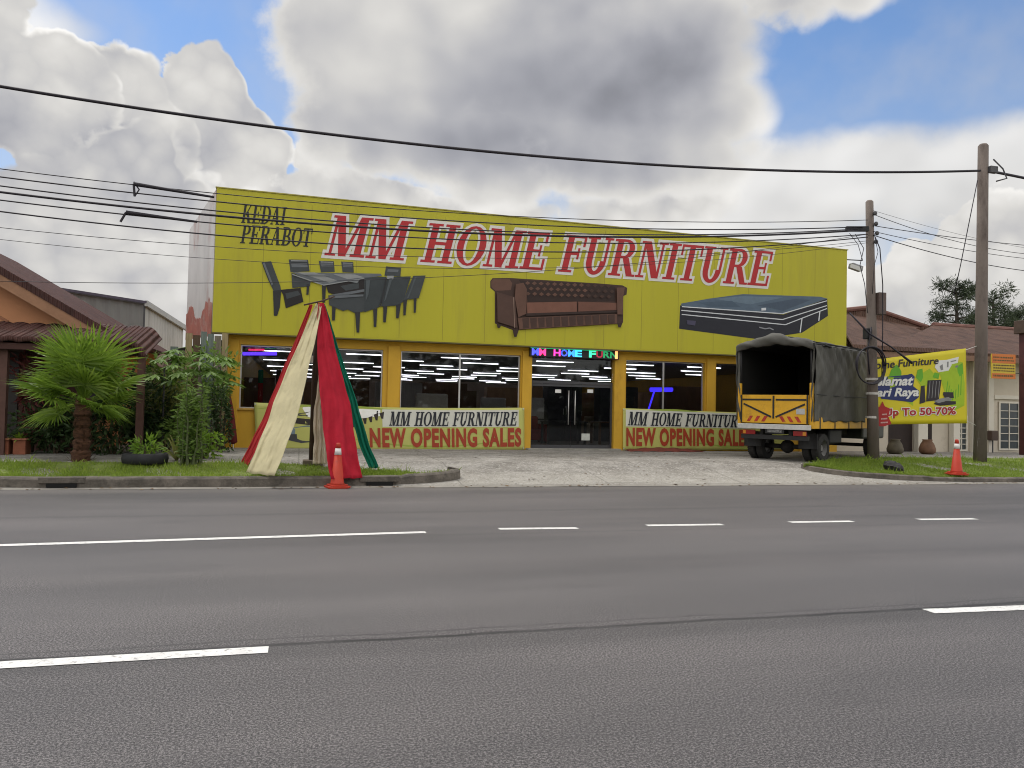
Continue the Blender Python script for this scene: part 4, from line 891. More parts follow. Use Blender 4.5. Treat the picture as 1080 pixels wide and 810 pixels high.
# ------------------------------------------------------------------ LEFT HOUSE
YH = 19.6
def tilemat(name, c, axis_scale):
    if name in MC: return MC[name]
    m = mat(name, c, .8, .35, 2.2, dirt=mul(c, .45), dscale=1.6); N, L = m.node_tree.nodes, m.node_tree.links; B = N['Principled BSDF']
    tc = N.new('ShaderNodeTexCoord'); outs = []
    for dr, s in (('X', 3.6), ('Y', 2.6)):
        mp = N.new('ShaderNodeMapping'); L.new(tc.outputs['Object'], mp.inputs[0]); w = N.new('ShaderNodeTexWave'); w.bands_direction = dr; w.inputs['Scale'].default_value = s*axis_scale; w.inputs['Distortion'].default_value = .5; w.inputs['Detail'].default_value = 1
        if dr == 'Y': w.wave_profile = 'SAW'
        L.new(mp.outputs[0], w.inputs['Vector']); outs.append(w.outputs['Fac'])
    a = N.new('ShaderNodeMath'); a.operation = 'ADD'; L.new(outs[0], a.inputs[0]); L.new(outs[1], a.inputs[1])
    b = N.new('ShaderNodeBump'); b.inputs['Strength'].default_value = .9; b.inputs['Distance'].default_value = .07; L.new(a.outputs[0], b.inputs['Height']); L.new(b.outputs[0], B.inputs['Normal'])
    return m
terra = tilemat('roof_tile_red', (.085, .034, .028), 1.0)
hx1 = P(112, 345, YH).x; 
h = thing('orange_house', 'orange gabled house with dark red roof tiles behind the palm', 'house', (-8.5, YH, gz(YH)))
orange = mat('orange_plaster', (.50, .235, .115), .8, .1, 1.2, .05, 20, dirt=(.32, .14, .08), dscale=1.2, dlo=.56, dhi=.75)
A_ = P(0, 281, YH-.35); B_ = P(118, 350, YH-.35); sl = (B_.z-A_.z)/(B_.x-A_.x); xr_ = -9.2; zr_ = A_.z+sl*(xr_-A_.x)
eL = 2*xr_-B_.x
zw = 2.95
MB().prism([(eL+.6, YH, .25), (B_.x-.35, YH, .25), (B_.x-.35, YH, B_.z-.28-sl*.0+abs(sl)*.35-.0), (xr_, YH, zr_-.28), (eL+.6, YH, B_.z-.28+abs(sl)*.35)], (0, 9, 0)).build('wall', orange, h)
def roofslab(x0, z0, x1, z1, y0, y1, th, name, m_, par):
    mb = MB(); n = Vector((-(z1-z0), 0, x1-x0)).normalized()*th
    if n.z < 0: n = -n
    mb.prism([(x0, y0, z0), (x1, y0, z1), (x1+n.x, y0, z1+n.z), (x0+n.x, y0, z0+n.z)], (0, y1-y0, 0)); return mb.build(name, m_, par)
roofslab(xr_-.001, zr_-.16, B_.x+.15, B_.z-.16+sl*.15, YH-.45, YH+9, .15, 'roof', terra, h); roofslab(eL-.15, B_.z-.16+sl*.15, xr_-.002, zr_-.16, YH-.45, YH+9, .15, 'roof', terra, h)
barge = mat('barge_board', (.30, .16, .09), .7, .2, 4)
roofslab(xr_, zr_-.42, B_.x+.1, B_.z-.42+sl*.1, YH-.43, YH-.38, .25, 'barge_board', barge, h)
roofslab(xr_, zr_-1.15, B_.x-2.2, B_.z-1.15-sl*2.2, YH-.03, YH-.004, .05, 'wall_moulding', mat('moulding', (.3, .13, .07), .8, .1), h)
# porch roof with scalloped tile edge, porch below coloured dark for its shade
E1 = P(154, 361, YH-1.6); E0 = P(0, 356, YH-1.6)
mb = MB(); zE = (E1.z+E0.z)/2-.08; xE = E1.x
def porch(u, v):
    x = -13+(xE+13)*u; y = YH-1.7+1.9*v; z = zE+.52*v+.035*abs(math.sin(x*9.5))+.02*(1-v)
    rr = max(0, (x-(xE-.35))/.35); z -= .26*rr*rr
    return Vector((x, y, z))
mb.grid(porch, 420, 10); mb.build('porch_roof', terra, h, smooth=True, solid=.09)
MB().box(-13, YH-1.62, zE-.16, xE-.2, YH-1.5, zE-.03).build('fascia', mat('fascia_brown', (.06, .025, .02), .8, .2), h)
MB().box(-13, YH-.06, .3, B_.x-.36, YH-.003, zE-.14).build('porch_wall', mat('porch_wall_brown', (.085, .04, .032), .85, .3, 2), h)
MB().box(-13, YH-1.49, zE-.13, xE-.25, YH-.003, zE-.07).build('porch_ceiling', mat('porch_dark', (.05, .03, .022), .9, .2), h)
for px in (1, 147):
    x = P(px, 420, YH-1.5).x; MB().box(x-.07, YH-1.45, .28, x+.07, YH-1.31, zE-.135).build('porch_post', mat('post_plaster', (.10, .05, .04), .8, .2), h)
for a, b, z0, z1 in ((10, 20, .3, 2.5), (40, 66, 1.0, 2.3), (84, 106, 1.0, 2.3)):
    xa, xb = P(a, 420, YH).x, P(b, 420, YH).x; wf = MB().box(xa, YH-.09, z0, xb, YH-.064, z1).build('window' if z0 > .5 else 'door', mat('dark_opening', (.02, .016, .015), .4, .2), h)
    if z0 > .5: MB().box(xa-.06, YH-.11, z0-.07, xb+.06, YH-.064, z0-.0).build('sill', barge, wf)
for px0, px1, lab in ((0, 9, 'red brick planter box below the dark porch post'), (13, 27, 'red brick planter box holding a small green plant, nearest the palm')):
    a, b = G(px0-6 if px0 == 0 else px0, 478, .33), G(px1, 478, .33); y = a.y
    t = thing('planter_box', lab, 'planter', (a.x, y, gz(y)))
    MB().box(a.x, y, gz(y)+.0, b.x, y+.35, gz(y)+.3).build('box', mat('brick_planter', (.26, .09, .05), .85, .25, 6, .3, 20), t, bevel=.015)
    MB().box(a.x-.02, y-.02, gz(y)+.301, b.x+.02, y+.37, gz(y)+.34).build('rim', mat('brick_planter_rim', (.3, .12, .07), .85, .2, 6), t, bevel=.01)
# GREY SHED behind
sh = thing('metal_shed', 'grey corrugated metal shed rising behind the orange house', 'shed', (-8, 30, .3))
c0 = P(152, 321, 30); L0 = P(40, 303.5, 30); R0 = P(193, 347, 36)
shm = mat('shed_sheet', (.20, .205, .205), .55, .15, 1.2, stretch=(1, 1, .3), dirt=(.12, .12, .12), dscale=.8); shl = mat('shed_sheet_light', (.42, .41, .39), .55, .12, 1.0, stretch=(1, 1, .3), dirt=(.25, .24, .22), dscale=.8)  # side wall sheet coloured lighter for the light on that face
def corr(p, q, z0p, z0q, zb, m_, name, n, nrm):
    mb = MB(); vs = []; p, q = Vector(p), Vector(q)
    for i in range(n+1):
        u = i/n; b = p.lerp(q, u)+nrm*(.03 if (i//2) % 2 else 0); vs += [(b.x, b.y, zb), (b.x, b.y, z0p+(z0q-z0p)*u)]
    mb.add(vs, [(2*i, 2*i+2, 2*i+3, 2*i+1) for i in range(n)]); return mb.build(name, m_, sh, solid=.01)
slp = (c0.z-L0.z)/(c0.x-L0.x); xl_ = -20; 
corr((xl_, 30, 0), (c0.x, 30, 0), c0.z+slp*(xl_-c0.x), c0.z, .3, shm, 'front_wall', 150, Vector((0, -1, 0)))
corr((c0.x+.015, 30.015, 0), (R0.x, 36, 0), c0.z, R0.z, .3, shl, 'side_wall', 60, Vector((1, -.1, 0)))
mb = MB(); zt = c0.z+slp*(xl_-c0.x)
mb.prism([(xl_-.1, 29.8, zt+.01), (c0.x+.12, 29.8, c0.z+.01), (R0.x+.15, 36.2, R0.z+.03), (xl_-.1, 36.2, zt+.03)], (0, 0, .09)); mb.build('roof', mat('shed_roof', (.07, .06, .09), .6, .2), sh)
MB().beam((c0.x+.10, 29.8, c0.z+.02), (R0.x+.14, 36.2, R0.z+.03), .1, .2).build('eave_trim', mat('trim_grey', (.35, .35, .34), .5, .1), sh)
MB().box(c0.x-.005, 29.95, .3, c0.x+.05, 30.0, c0.z-.03).build('corner_trim', dalu, sh)

# ------------------------------------------------------------------ TRUCK
tyc = G(865, 487.6, .29)
HD = R(30)
fx, fy = Vector((math.cos(HD), math.sin(HD), 0)), Vector((-math.sin(HD), math.cos(HD), 0))
WR = .36; AXX, AYY = .78, .86
root = Vector((tyc.x, tyc.y, .29)) - fx*AXX + fy*AYY
tr = thing('delivery_truck', 'parked lorry with grey green canvas cover and yellow tailboard', 'truck', root, HD)
def tb(mb, name, m_, par=None, **k): return mb.build(name, m_, par or tr, local=True, **k)
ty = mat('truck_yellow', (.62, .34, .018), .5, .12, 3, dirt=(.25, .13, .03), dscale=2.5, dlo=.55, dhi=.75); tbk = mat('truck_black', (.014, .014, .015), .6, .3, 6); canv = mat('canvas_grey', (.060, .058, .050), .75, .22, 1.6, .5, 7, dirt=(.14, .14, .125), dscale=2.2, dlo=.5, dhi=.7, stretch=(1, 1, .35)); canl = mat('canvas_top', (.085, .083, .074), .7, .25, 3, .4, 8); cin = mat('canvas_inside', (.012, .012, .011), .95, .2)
silver = mat('bumper_silver', (.5, .5, .49), .45, .15, 8, metal=.3); redp = mat('hazard_red', (.36, .03, .02), .6, .25, 8, dirt=(.5, .26, .04), dscale=6, dlo=.55, dhi=.65); chas = mat('chassis', (.022, .02, .019), .8, .3, 8)
Wd = 1.0; Lb = 3.5; zf = .98; zt_ = 2.93
def M_(): return MB()
tb(M_().box(.02, -Wd+.02, zf-.12, Lb, Wd-.02, zf), 'load_floor', tbk)
# yellow side rails and boards
for sgn in (-1, 1):
    y0, y1 = sorted((sgn*(Wd-.02), sgn*(Wd+.02)))
    rl = tb(M_().box(.05, y0, zf-.13, Lb, y1, zf+.16), 'side_rail', ty, bevel=.008)
    for k in range(4): tb(M_().box(.35+k*.9, y0-.006 if sgn < 0 else y1+.001, zf-.14, .41+k*.9, y0-.001 if sgn < 0 else y1+.006, zf+.17), 'rail_strap', tbk, rl)
    tb(M_().box(.05, sgn*(Wd-.045)-.015, zf+.001, Lb, sgn*(Wd-.045)+.015, zf+.7), 'side_board', ty)
    tb(M_().box(.0, sgn*(Wd-.04)-.05, zf-.13, .06-.012, sgn*(Wd-.04)+.05, zf+1.0), 'corner_post', ty, bevel=.006)
    tb(M_().tube([(.03, sgn*(Wd-.06), zf+1.0), (.03, sgn*(Wd-.06), zt_-.05)], .028, 8), 'canopy_post', tbk, smooth=True)
# tailboard: frame, V braces, hazard chevrons
TB = .70; yb = Wd-.1
tl = tb(M_().box(-.035, -yb, zf-.02, -.0, yb, zf+TB), 'tailboard', ty, bevel=.006)
fr = M_()
for (a, b) in ((-yb+.02, -.03), (.03, yb-.02)): fr.box(-.047, a+.03, zf+TB-.145, -.0375, b-.03, zf+TB-.10)
fr.box(-.048, -.022, zf+.1, -.037, .022, zf+TB-.02)
for s in (-1, 1):
    fr.beam((-.042, s*.06, zf+.14), (-.042, s*(yb-.08), zf+.47), .045, .01, up=Vector((1, 0, 0)))
    fr.box(-.049, s*(yb-.02)-.02, zf-.01, -.037, s*(yb-.02)+.02, zf+TB)
tb(fr, 'brace', tbk, tl)
ch = M_()
for s in (-1, 1):
    for k in range(3):
        y = s*(.24+k*.20); w = .09
        ch.prism([(-.0415, y, zf+.02), (-.0415, y+s*w, zf+.02), (-.0415, y+s*(w-.09), zf+.16), (-.0415, y-s*.09, zf+.16)], (.003, 0, 0))
tb(ch, 'hazard_chevron', redp, tl)
tb(M_().box(-.0445, -.82, zf+.22, -.0425, -.60, zf+.36), 'label_plate', mat('plate_grey', (.4, .4, .4), .5, .1, 12), tl)
tb(M_().box(-.06, -Wd+.02, zf-.17, -.037, Wd-.02, zf-.045), 'rear_sill', silver, bevel=.008)
hb = tb(M_().box(-.0, -.9, .55, .05, .9, .66), 'rear_bumper', tbk)
for s in (-1, 1):
    lm = tb(M_().box(-.02, s*.68-.17, .66, .03, s*.68+.17, .78), 'tail_light', mat('tail_red', (.22, .01, .01), .3, .2), bevel=.01)
    tb(M_().box(-.024, s*.80-.04, .675, -.0205, s*.80+.04, .765), 'indicator_lens', mat('amber_lens', (.5, .2, .02), .3, .1), lm)
npl = tb(M_().box(-.03, -.28, .70, -.012, .22, .83), 'number_plate', tbk); pt = M_()
tb(M_().box(-.0325, -.22, .73, -.0305, .16, .80), 'plate_characters_strip', mat('plate_smudge', (.18, .18, .18), .5, .9, 26, col2=(.3, .3, .3)), npl)
# chassis, axle, wheels
for s in (-1, 1): tb(M_().box(.1, s*.38-.04, .66, 5.3, s*.38+.04, .85), 'chassis_rail', chas)
tb(M_().tube([(AXX, -AYY, WR), (AXX, AYY, WR)], .06, 10).lathe([(.05, -.16), (.16, -.08), (.18, 0), (.16, .08), (.05, .16)], (AXX, 0, WR), 14, axis=Vector((1, 0, 0))), 'rear_axle', chas, smooth=True)
tb(M_().tube([(4.35, -.8, WR), (4.35, .8, WR)], .05, 10), 'front_axle', chas)
tb(M_().box(1.5, -.80, .45, 2.3, -.45, .82), 'fuel_tank', tbk, bevel=.04); tb(M_().tube([(.15, .5, .55), (2.5, .5, .6)], .04, 8), 'exhaust_pipe', chas)
rub = mat('tyre_rubber', (.020, .019, .018), .85, .35, 12, .4, 60); rim = mat('steel_rim', (.16, .155, .15), .6, .3, 8)
def wheel(x, y, sgn, dual):
    w = None
    for k in range(2 if dual else 1):
        yy = y - sgn*k*.24
        prof = [(.20, -.1), (.27, -.1), (.33, -.095), (.355, -.075), (.36, -.04), (.36, .04), (.355, .075), (.33, .095), (.27, .1), (.20, .1)]
        mb = MB().lathe(prof, (x, yy, WR), 28, axis=Vector((0, 1, 0)), capb=False, capt=False)
        for q in range(36):     # tread blocks
            a = q/36*6.283; mb.beam((x+.357*math.cos(a), yy-.085, WR+.357*math.sin(a)), (x+.357*math.cos(a), yy+.085, WR+.357*math.sin(a)), .034, .012, up=Vector((math.cos(a), 0, math.sin(a))))
        o = tb(mb, 'wheel', rub, smooth=False)
        rb = MB().lathe([(.02, .03), (.07, .035), (.075, .0), (.17, -.03), (.19, .03), (.2, .08), (.212, .085), (.2, -.07)], (x, yy, WR), 20, axis=Vector((0, sgn, 0)), capt=False)
        tb(rb, 'rim', rim, o, smooth=False)
        lb_ = MB()
        for q in range(6): lb_.lathe([(.014, 0), (.014, .03)], (x+.11*math.cos(q*1.047), yy+sgn*.0, WR+.11*math.sin(q*1.047)), 6, axis=Vector((0, sgn, 0)))
        tb(lb_, 'lug_nut', chas, o)
wheel(AXX, -AYY, -1, True); wheel(AXX, AYY, 1, True); wheel(4.35, -.8, -1, False); wheel(4.35, .8, 1, False)
for s in (-1, 1):
    tb(M_().grid(lambda u, v: Vector((.33+.03*math.sin(u*6), s*.74-.24+.48*u, .34+.38*v)), 8, 4), 'mud_flap', tbk, solid=.012)
# canvas body: hooped roof, hanging sides with creases, rolled flap at the rear
def hoop(u):     # u 0..1 from right eave to left eave over the top
    y = -Wd-.02+(2*Wd+.04)*u; k = 1-(2*u-1)**2
    return y, zt_ + .22*k**.75
def roof(u, v):
    y, z = hoop(u); x = .0+Lb*v
    sagh = .075*math.sin(v*math.pi*4+.3)**2*(.7+.3*math.sin(v*9))+.02*math.sin(u*14+v*5)
    return Vector((x, y, z-sagh*(1-(2*u-1)**4)+.008*math.sin(x*13+y*9)))
cb = MB().grid(roof, 40, 60); 
def side(s):
    def fn(u, v):
        x = .0+Lb*u; top = zt_-.01; z = zf+.05+(top-zf-.05)*v
        cr = .024*math.sin(x*15+math.sin(x*5)*2.5+2*v)*v**3+.016*math.sin(x*29+z*6)*v**4+.014*math.sin(x*6.3+z*2)*(1-v)+.012*math.sin(x*2.1+z*3.1)
        diag = .05*math.sin((x*1.5+z*1.5)*8)*max(0, v-.55)+.03*math.sin((x*1.3-z*1.6)*7)*max(0, .5-abs(v-.5))
        return Vector((x, s*(Wd+.035+.02*math.sin(v*3.1)+cr+diag), z + (.02*math.sin(x*9) if v < .02 else 0)))
    return fn
o = tb(cb, 'canvas_roof', canl, smooth=True, solid=.012)
sides = []
for s in (-1, 1):
    sides.append(tb(MB().grid(side(s), 110, 50), 'canvas_side', canv, smooth=True, solid=.01))
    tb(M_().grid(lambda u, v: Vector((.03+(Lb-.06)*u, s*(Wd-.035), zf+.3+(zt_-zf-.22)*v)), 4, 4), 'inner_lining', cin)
tb(M_().tube([(.1, -Wd-.055, zf+.72), (Lb*.5, -Wd-.075, zf+.70), (Lb, -Wd-.055, zf+.72)], .008, 5), 'lashing_rope', tbk)
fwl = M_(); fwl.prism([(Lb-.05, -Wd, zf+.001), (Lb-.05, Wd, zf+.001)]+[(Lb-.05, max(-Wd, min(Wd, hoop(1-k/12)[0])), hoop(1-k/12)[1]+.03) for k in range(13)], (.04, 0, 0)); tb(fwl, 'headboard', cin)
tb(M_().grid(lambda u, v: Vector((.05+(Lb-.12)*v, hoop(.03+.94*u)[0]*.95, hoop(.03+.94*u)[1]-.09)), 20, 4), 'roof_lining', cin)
# rear curtain edge strips & rolled flap
def roll(u, v):
    y = -Wd-.03+(2*Wd+.06)*u; z = hoop(u)[1]; a = v*6.283
    r = .075+.06*math.sin(u*math.pi)+.014*math.sin(u*13+1)+.008*math.sin(u*37)+.016*math.sin(a*3+u*20)
    return Vector((-.03+r*.8*math.cos(a), y, z-.05-.05*math.sin(u*math.pi*2.0)**2+r*math.sin(a)))
tb(MB().grid(roll, 60, 14), 'rolled_flap', canl, smooth=True)
tb(MB().grid(lambda u, v: Vector((.0+.02*math.sin(v*20+u*4), (-Wd-.02)+.05*u+.02*math.sin(v*5), zf+.05+(zt_-zf)*v)), 5, 24), 'curtain_edge', canv, smooth=True, solid=.01)
tb(MB().grid(lambda u, v: Vector((.01+.02*math.sin(v*20+u*4), (Wd+.02)-.10*u*(1-.5*v), zf+.05+(zt_-zf)*v)), 6, 24), 'curtain_edge', canv, smooth=True, solid=.01)
tb(M_().tube([(-.02, -Wd+.02, zt_-.0), (.5, -Wd-.05, zt_+.03), (.95, -Wd-.055, zt_-.02)], .022, 6), 'roof_bar', tbk)
# cab ahead of the load bed
cabm = mat('cab_dark_green', (.03, .035, .03), .4, .1, 2)
cab = M_().prism([(3.62, -.85, .55), (5.25, -.85, .55), (5.3, -.85, 1.25), (5.02, -.85, 2.08), (3.62, -.85, 2.12)], (0, 1.7, 0)); co = tb(cab, 'cab', cabm, bevel=.05)
cg = glassmat('cab_glass', (.25, .28, .3))
tb(M_().prism([(5.297, -.74, 1.32), (5.297, .74, 1.32), (5.06, .7, 2.0), (5.06, -.7, 2.0)], (.02, 0, .006)), 'windscreen', dalu, co)
for s in (-1, 1):
    d_ = tb(M_().prism([(3.95, s*.853, .62), (4.95, s*.853, .62), (5.05, s*.853, 1.25), (4.9, s*.853, 1.98), (3.95, s*.853, 1.98)], (0, s*.012, 0)), 'cab_door', cabm)
    tb(M_().prism([(4.05, s*.868, 1.32), (4.98, s*.868, 1.32), (4.85, s*.868, 1.9), (4.05, s*.868, 1.9)], (0, s*.004, 0)), 'side_glass', dalu, d_)
    tb(M_().box(4.02, min(s*.868, s*.89), 1.12, 4.16, max(s*.868, s*.89), 1.16), 'handle', tbk, d_)
    tb(M_().box(5.27, s*.6-.14, .78, 5.33, s*.6+.14, .98), 'headlight', mat('lamp_lens2', (.6, .6, .58), .15, .1), co)
    tb(M_().tube([(5.0, s*.86, 1.7), (5.15, s*1.08, 1.72)], .015, 6).box(5.1, s*1.1-.09, 1.5, 5.14, s*1.1+.09, 1.85), 'wing_mirror', tbk, co)

# ------------------------------------------------------------------ RIGHT HOUSE
YR = 21.6
cream = mat('cream_wall', (.58, .52, .43), .8, .08, 1.2, .05, 20, dirt=(.33, .27, .2), dscale=1.3, dlo=.56, dhi=.75); creamw = mat('white_trim', (.66, .62, .54), .75, .06, 2)
rh = thing('tiled_house', 'cream house with red brown tiled roof behind the green sale banner', 'house', (24, YR, gz(YR)))
hx0 = xr + .25; hxe = 36.0
ze = P(1000, 375, YR-.7).z
MB().box(hx0, YR, .3, hxe, YR+8, ze-.02).build('wall', cream, rh)
rt = tilemat('roof_tile_brown', (.13, .070, .050), .85)
zrg = P(1000, 347, YR+3.2).z
def slope(x0, x1, y0, z0, y1, z1, name, xa=None, xb=None):
    mb = MB(); xa = x0 if xa is None else xa; xb = x1 if xb is None else xb
    mb.prism([(x0, y0, z0), (x1, y0, z0), (xb, y1, z1), (xa, y1, z1)], (0, -.02, .12)); return mb.build(name, rt, rh)
xh = P(984, 347, YR+3.2).x; slope(hx0+1.2, hxe, YR-.8, ze, YR+3.2, zrg, 'roof', xa=xh); slope(hx0+1.2, hxe, YR+8.8, ze, YR+3.22, zrg, 'roof', xa=xh)
# higher roof part rising next to the shop
A1, A2, A3 = P(893, 332, YR+4), P(918, 328, YR+4), P(990, 352, YR+4)
mb = MB(); xq = P(1012, 372, YR-.9).x; mb.prism([(hx0-.1, YR-.9, ze+.06), (xq, YR-.9, ze+.06), (A3.x, YR+4, A3.z), (A2.x, YR+4, A2.z), (A1.x-.6, YR+4, A1.z)], (0, .05, .14)); mb.prism([(hx0-.1, YR+8.9, ze+.06), (xq, YR+8.9, ze+.06), (A3.x, YR+4.06, A3.z), (A2.x, YR+4.06, A2.z), (A1.x-.6, YR+4.06, A1.z)], (0, -.05, .14)); mb.build('upper_roof', rt, rh)
MB().tube([(A1.x-.4, YR+4.03, A1.z+.13), (A2.x, YR+4.03, A2.z+.14), (A3.x, YR+4.03, A3.z+.12)], .10, 8).build('ridge_tiles', mat('ridge_tile', (.15, .07, .055), .8, .3), rh)
MB().tube([(xh, YR+3.2, zrg+.12), (hxe, YR+3.2, zrg+.12)], .11, 8).build('ridge_tiles', mat('ridge_tile', (.15, .07, .055), .8, .3), rh)
MB().box(hx0-.1, YR-.82, ze-.16, hxe, YR-.78, ze+.02).build('fascia', mat('fascia_wood', (.22, .13, .09), .7, .2), rh)
MB().box(hx0-.05, YR-.779, ze-.10, hxe, YR-.003, ze-.05).build('soffit', creamw, rh)
dko = mat('dark_doorway', (.022, .012, .010), .6, .3, 3)  # flat dark sheets paint the shade inside the door openings
def wxr(px): return P(px, 440, YR).x
def opening(a, b, t0, t1, nm, m_, fr=True):
    xa, xb = wxr(a), wxr(b); z0, z1 = P((a+b)/2, t1, YR).z, P((a+b)/2, t0, YR).z; z0 = max(z0, .32)
    o = MB().box(xa, YR-.02, z0, xb, YR-.003, z1).build(nm, m_, rh)
    return o, xa, xb, z0, z1
opening(937, 962, 415, 480, 'door', dko); opening(974, 982.5, 415, 480, 'door', dko)
for a, b in ((963, 973), (1000, 1007)):
    MB().box(wxr(a), YR-.24, .3, wxr(b), YR-.024, ze-.11).build('pillar', creamw, rh, bevel=.01)
grey_gl = mat('house_glass', (.045, .055, .062), .15, .3, 2)
def gridwin(a, b, t0, t1, nx, nz):
    o, xa, xb, z0, z1 = opening(a, b, t0, t1, 'window', grey_gl); f = MB(); w = .06
    f.box(xa-w, YR-.05, z0-w, xb+w, YR-.023, z0); f.box(xa-w, YR-.05, z1, xb+w, YR-.023, z1+w); f.box(xa-w, YR-.05, z0, xa, YR-.023, z1); f.box(xb, YR-.05, z0, xb+w, YR-.023, z1)
    MBf = f.build('frame', creamw, o)
    gb = MB()
    for i in range(1, nx): x = xa+(xb-xa)*i/nx; gb.box(x-.02, YR-.042, z0+.001, x+.02, YR-.026, z1-.001)
    for k in range(1, nz): z = z0+(z1-z0)*k/nz; gb.box(xa+.001, YR-.058, z-.012, xb-.001, YR-.051, z+.012)
    gb.build('grille', creamw, o)
gridwin(1008.5, 1018, 440, 474, 2, 6); gridwin(1054, 1073, 425.5, 473, 2, 6); gridwin(1100, 1125, 425.5, 473, 2, 6)
MB().box(wxr(1047), YR-.08, P(1060, 421, YR).z, wxr(1079), YR-.004, P(1060, 417, YR).z).build('window_hood', creamw, rh)
MB().box(wxr(1022), YR-.16, .3, wxr(1027), YR-.004, ze-.11).build('pillar', creamw, rh)
MB().box(wxr(1040), YR-.12, .3, wxr(1045), YR-.004, ze-.11).build('pillar', creamw, rh)
# letter box, sign, dark red post, urns
lp = P(1046, 459, YR-.2); t = thing('letter_box', 'small dark letter box on a thin post by the cream wall', 'letter box', (lp.x, YR-.2, .31))
MB().box(lp.x-.15, YR-.34, lp.z-.18, lp.x+.15, YR-.14, lp.z+.16).build('box', mat('letterbox_brown', (.07, .045, .035), .6, .2), t, bevel=.03); MB().tube([(lp.x, YR-.24, .31), (lp.x, YR-.24, lp.z-.17)], .022, 8).build('post', dalu, t)
YP = 20.2
sg = [P(1046, 400, YP), P(1071, 399, YP), P(1071, 374, YP), P(1046, 373, YP)]
pxp = P(1080, 420, YP)
t = thing('gate_post', 'dark red post with a square cap beside the small orange notice board', 'post', (pxp.x, YP, .31))
MB().box(pxp.x-.10, YP-.1, .31, pxp.x+.10, YP+.1, P(1076, 352, YP).z).build('shaft', mat('maroon_wood', (.07, .022, .02), .6, .3, 5), t, bevel=.01); MB().box(pxp.x-.22, YP-.2, P(1076, 352, YP).z+.001, pxp.x+.22, YP+.2, P(1076, 338, YP).z).build('cap', mat('maroon_cap', (.07, .045, .03), .7, .3), t, bevel=.02)
t = thing('small_sign', 'small orange and yellow notice board by the dark red post', 'sign', ((sg[0].x+sg[1].x)/2, YP, sg[0].z))
so_ = MB().box(sg[0].x, YP, (sg[0].z+sg[1].z)/2, sg[1].x, YP+.04, (sg[2].z+sg[3].z)/2).build('panel', mat('sign_yellow', (.55, .40, .04), .5, .08), t)
x0, x1, z0, z1 = sg[0].x, sg[1].x, (sg[0].z+sg[1].z)/2, (sg[2].z+sg[3].z)/2
MB().box(x0+.002, YP-.004, z0+(z1-z0)*.62, x1-.002, YP-.001, z1-.002).build('orange_field', mat('sign_orange', (.55, .16, .03), .5, .1), t); MB().box(x0+.002, YP-.004, z0+.003, x1-.002, YP-.001, z0+(z1-z0)*.22).build('orange_foot', mat('sign_orange', (.55, .16, .03), .5, .1), t)
ln = MB(); rsn = random.Random(4)
for k, (v, h_) in enumerate(((.86, .06), (.74, .05), (.54, .05), (.43, .05), (.32, .04), (.12, .07))):
    x = x0+.06
    while x < x1-.1: w_ = rsn.uniform(.03, .09); ln.box(x, YP-.008, z0+(z1-z0)*(v-h_/2), min(x+w_, x1-.05), YP-.005, z0+(z1-z0)*(v+h_/2)); x += w_+.02
ln.build('illegible_lettering', mat('sign_ink', (.12, .08, .03), .6, .2), t)
MB().tube([(x1-.05, YP+.02, z0+.2), (pxp.x-.09, YP+.02, z0+.2)], .015, 6).build('arm', dalu, t)
for px, lab, c in ((944, 'dark greenish urn beside the thinner pole', (.10, .085, .06)), (978, 'brown clay urn in front of the cream house', (.16, .085, .05))):
    p = P(px, 480, YR-1.3); b = Vector((p.x, YR-1.3, .31)); t = thing('clay_urn', lab, 'urn', b, group='urns in front of the cream house')
    MB().lathe([(.16, 0), (.24, .06), (.25, .16), (.20, .32), (.135, .42), (.16, .46), (.14, .465), (.11, .42)], (0,0,0), 22, capt=False).build('pot', mat('urn_%d' % px, c, .75, .3, 4, .2, 20), t, local=True, smooth=True)
    MB().lathe([(.04, .39), (.115, .42)], (0,0,0), 16, capb=True, capt=False).build('soil', mat('potting_soil', (.05, .035, .02), 1, .4, 12), t, local=True)

# ------------------------------------------------------------------ UTILITY POLES
conc = mat('pole_concrete', (.165, .135, .118), .85, .2, 2.5, .3, 30, dirt=(.065, .048, .042), dscale=2.2, stretch=(1, 1, .35)); 
PB2 = G(1033.5, 488, .29); d2 = (PB2-EYE).dot(fwd); PT2 = PD(1037, 154, d2)
tall = thing('utility_pole', 'tall round pole beside the traffic cone carrying the thick cable', 'utility pole', PB2)
MB().tube([PB2-Vector((0, 0, .3)), PB2.lerp(PT2, .5), PT2, PT2+Vector((0, 0, .05))], [.165, .145, .128, .09], 16).build('shaft', conc, tall, smooth=True)
q = PD(1044, 180, d2); MB().box(q.x-.14, q.y-.17, q.z-.10, q.x+.10, q.y-.05, q.z+.08).build('bracket', dalu, tall, bevel=.01)
MB().tube([PD(1042, 170, d2)+Vector((0, -.17, 0)), PD(1052, 180, d2)+Vector((0, -.17, 0)), PD(1056, 190, d2)+Vector((0, -.17, 0)), PD(1045, 193, d2)+Vector((0, -.17, 0))], .02, 6).build('clamp_loop', dalu, tall, smooth=True)
for y, h in ((427, 9), (449, 7)):
    q = PD(1034.5, y, d2); q2 = PD(1034.5, y-h, d2); r = .165-.02*(q.z/4.5)
    a0_ = math.atan2(-q.y, -q.x)
    MB().grid(lambda u, v: Vector((PB2.x+.02+(r+.012)*math.cos(a0_-1.1+2.2*u), PB2.y+(r+.012)*math.sin(a0_-1.1+2.2*u), q.z+(q2.z-q.z)*v)), 12, 1).build('pasted_notice', mat('notice_%d' % y, (.03, .03, .035) if y == 427 else (.3, .3, .31), .7, .4, 9), tall)
d1 = 20.0; PB1 = PD(921.5, 487, d1); PB1.z = .31; PT1 = PD(917, 213, d1)
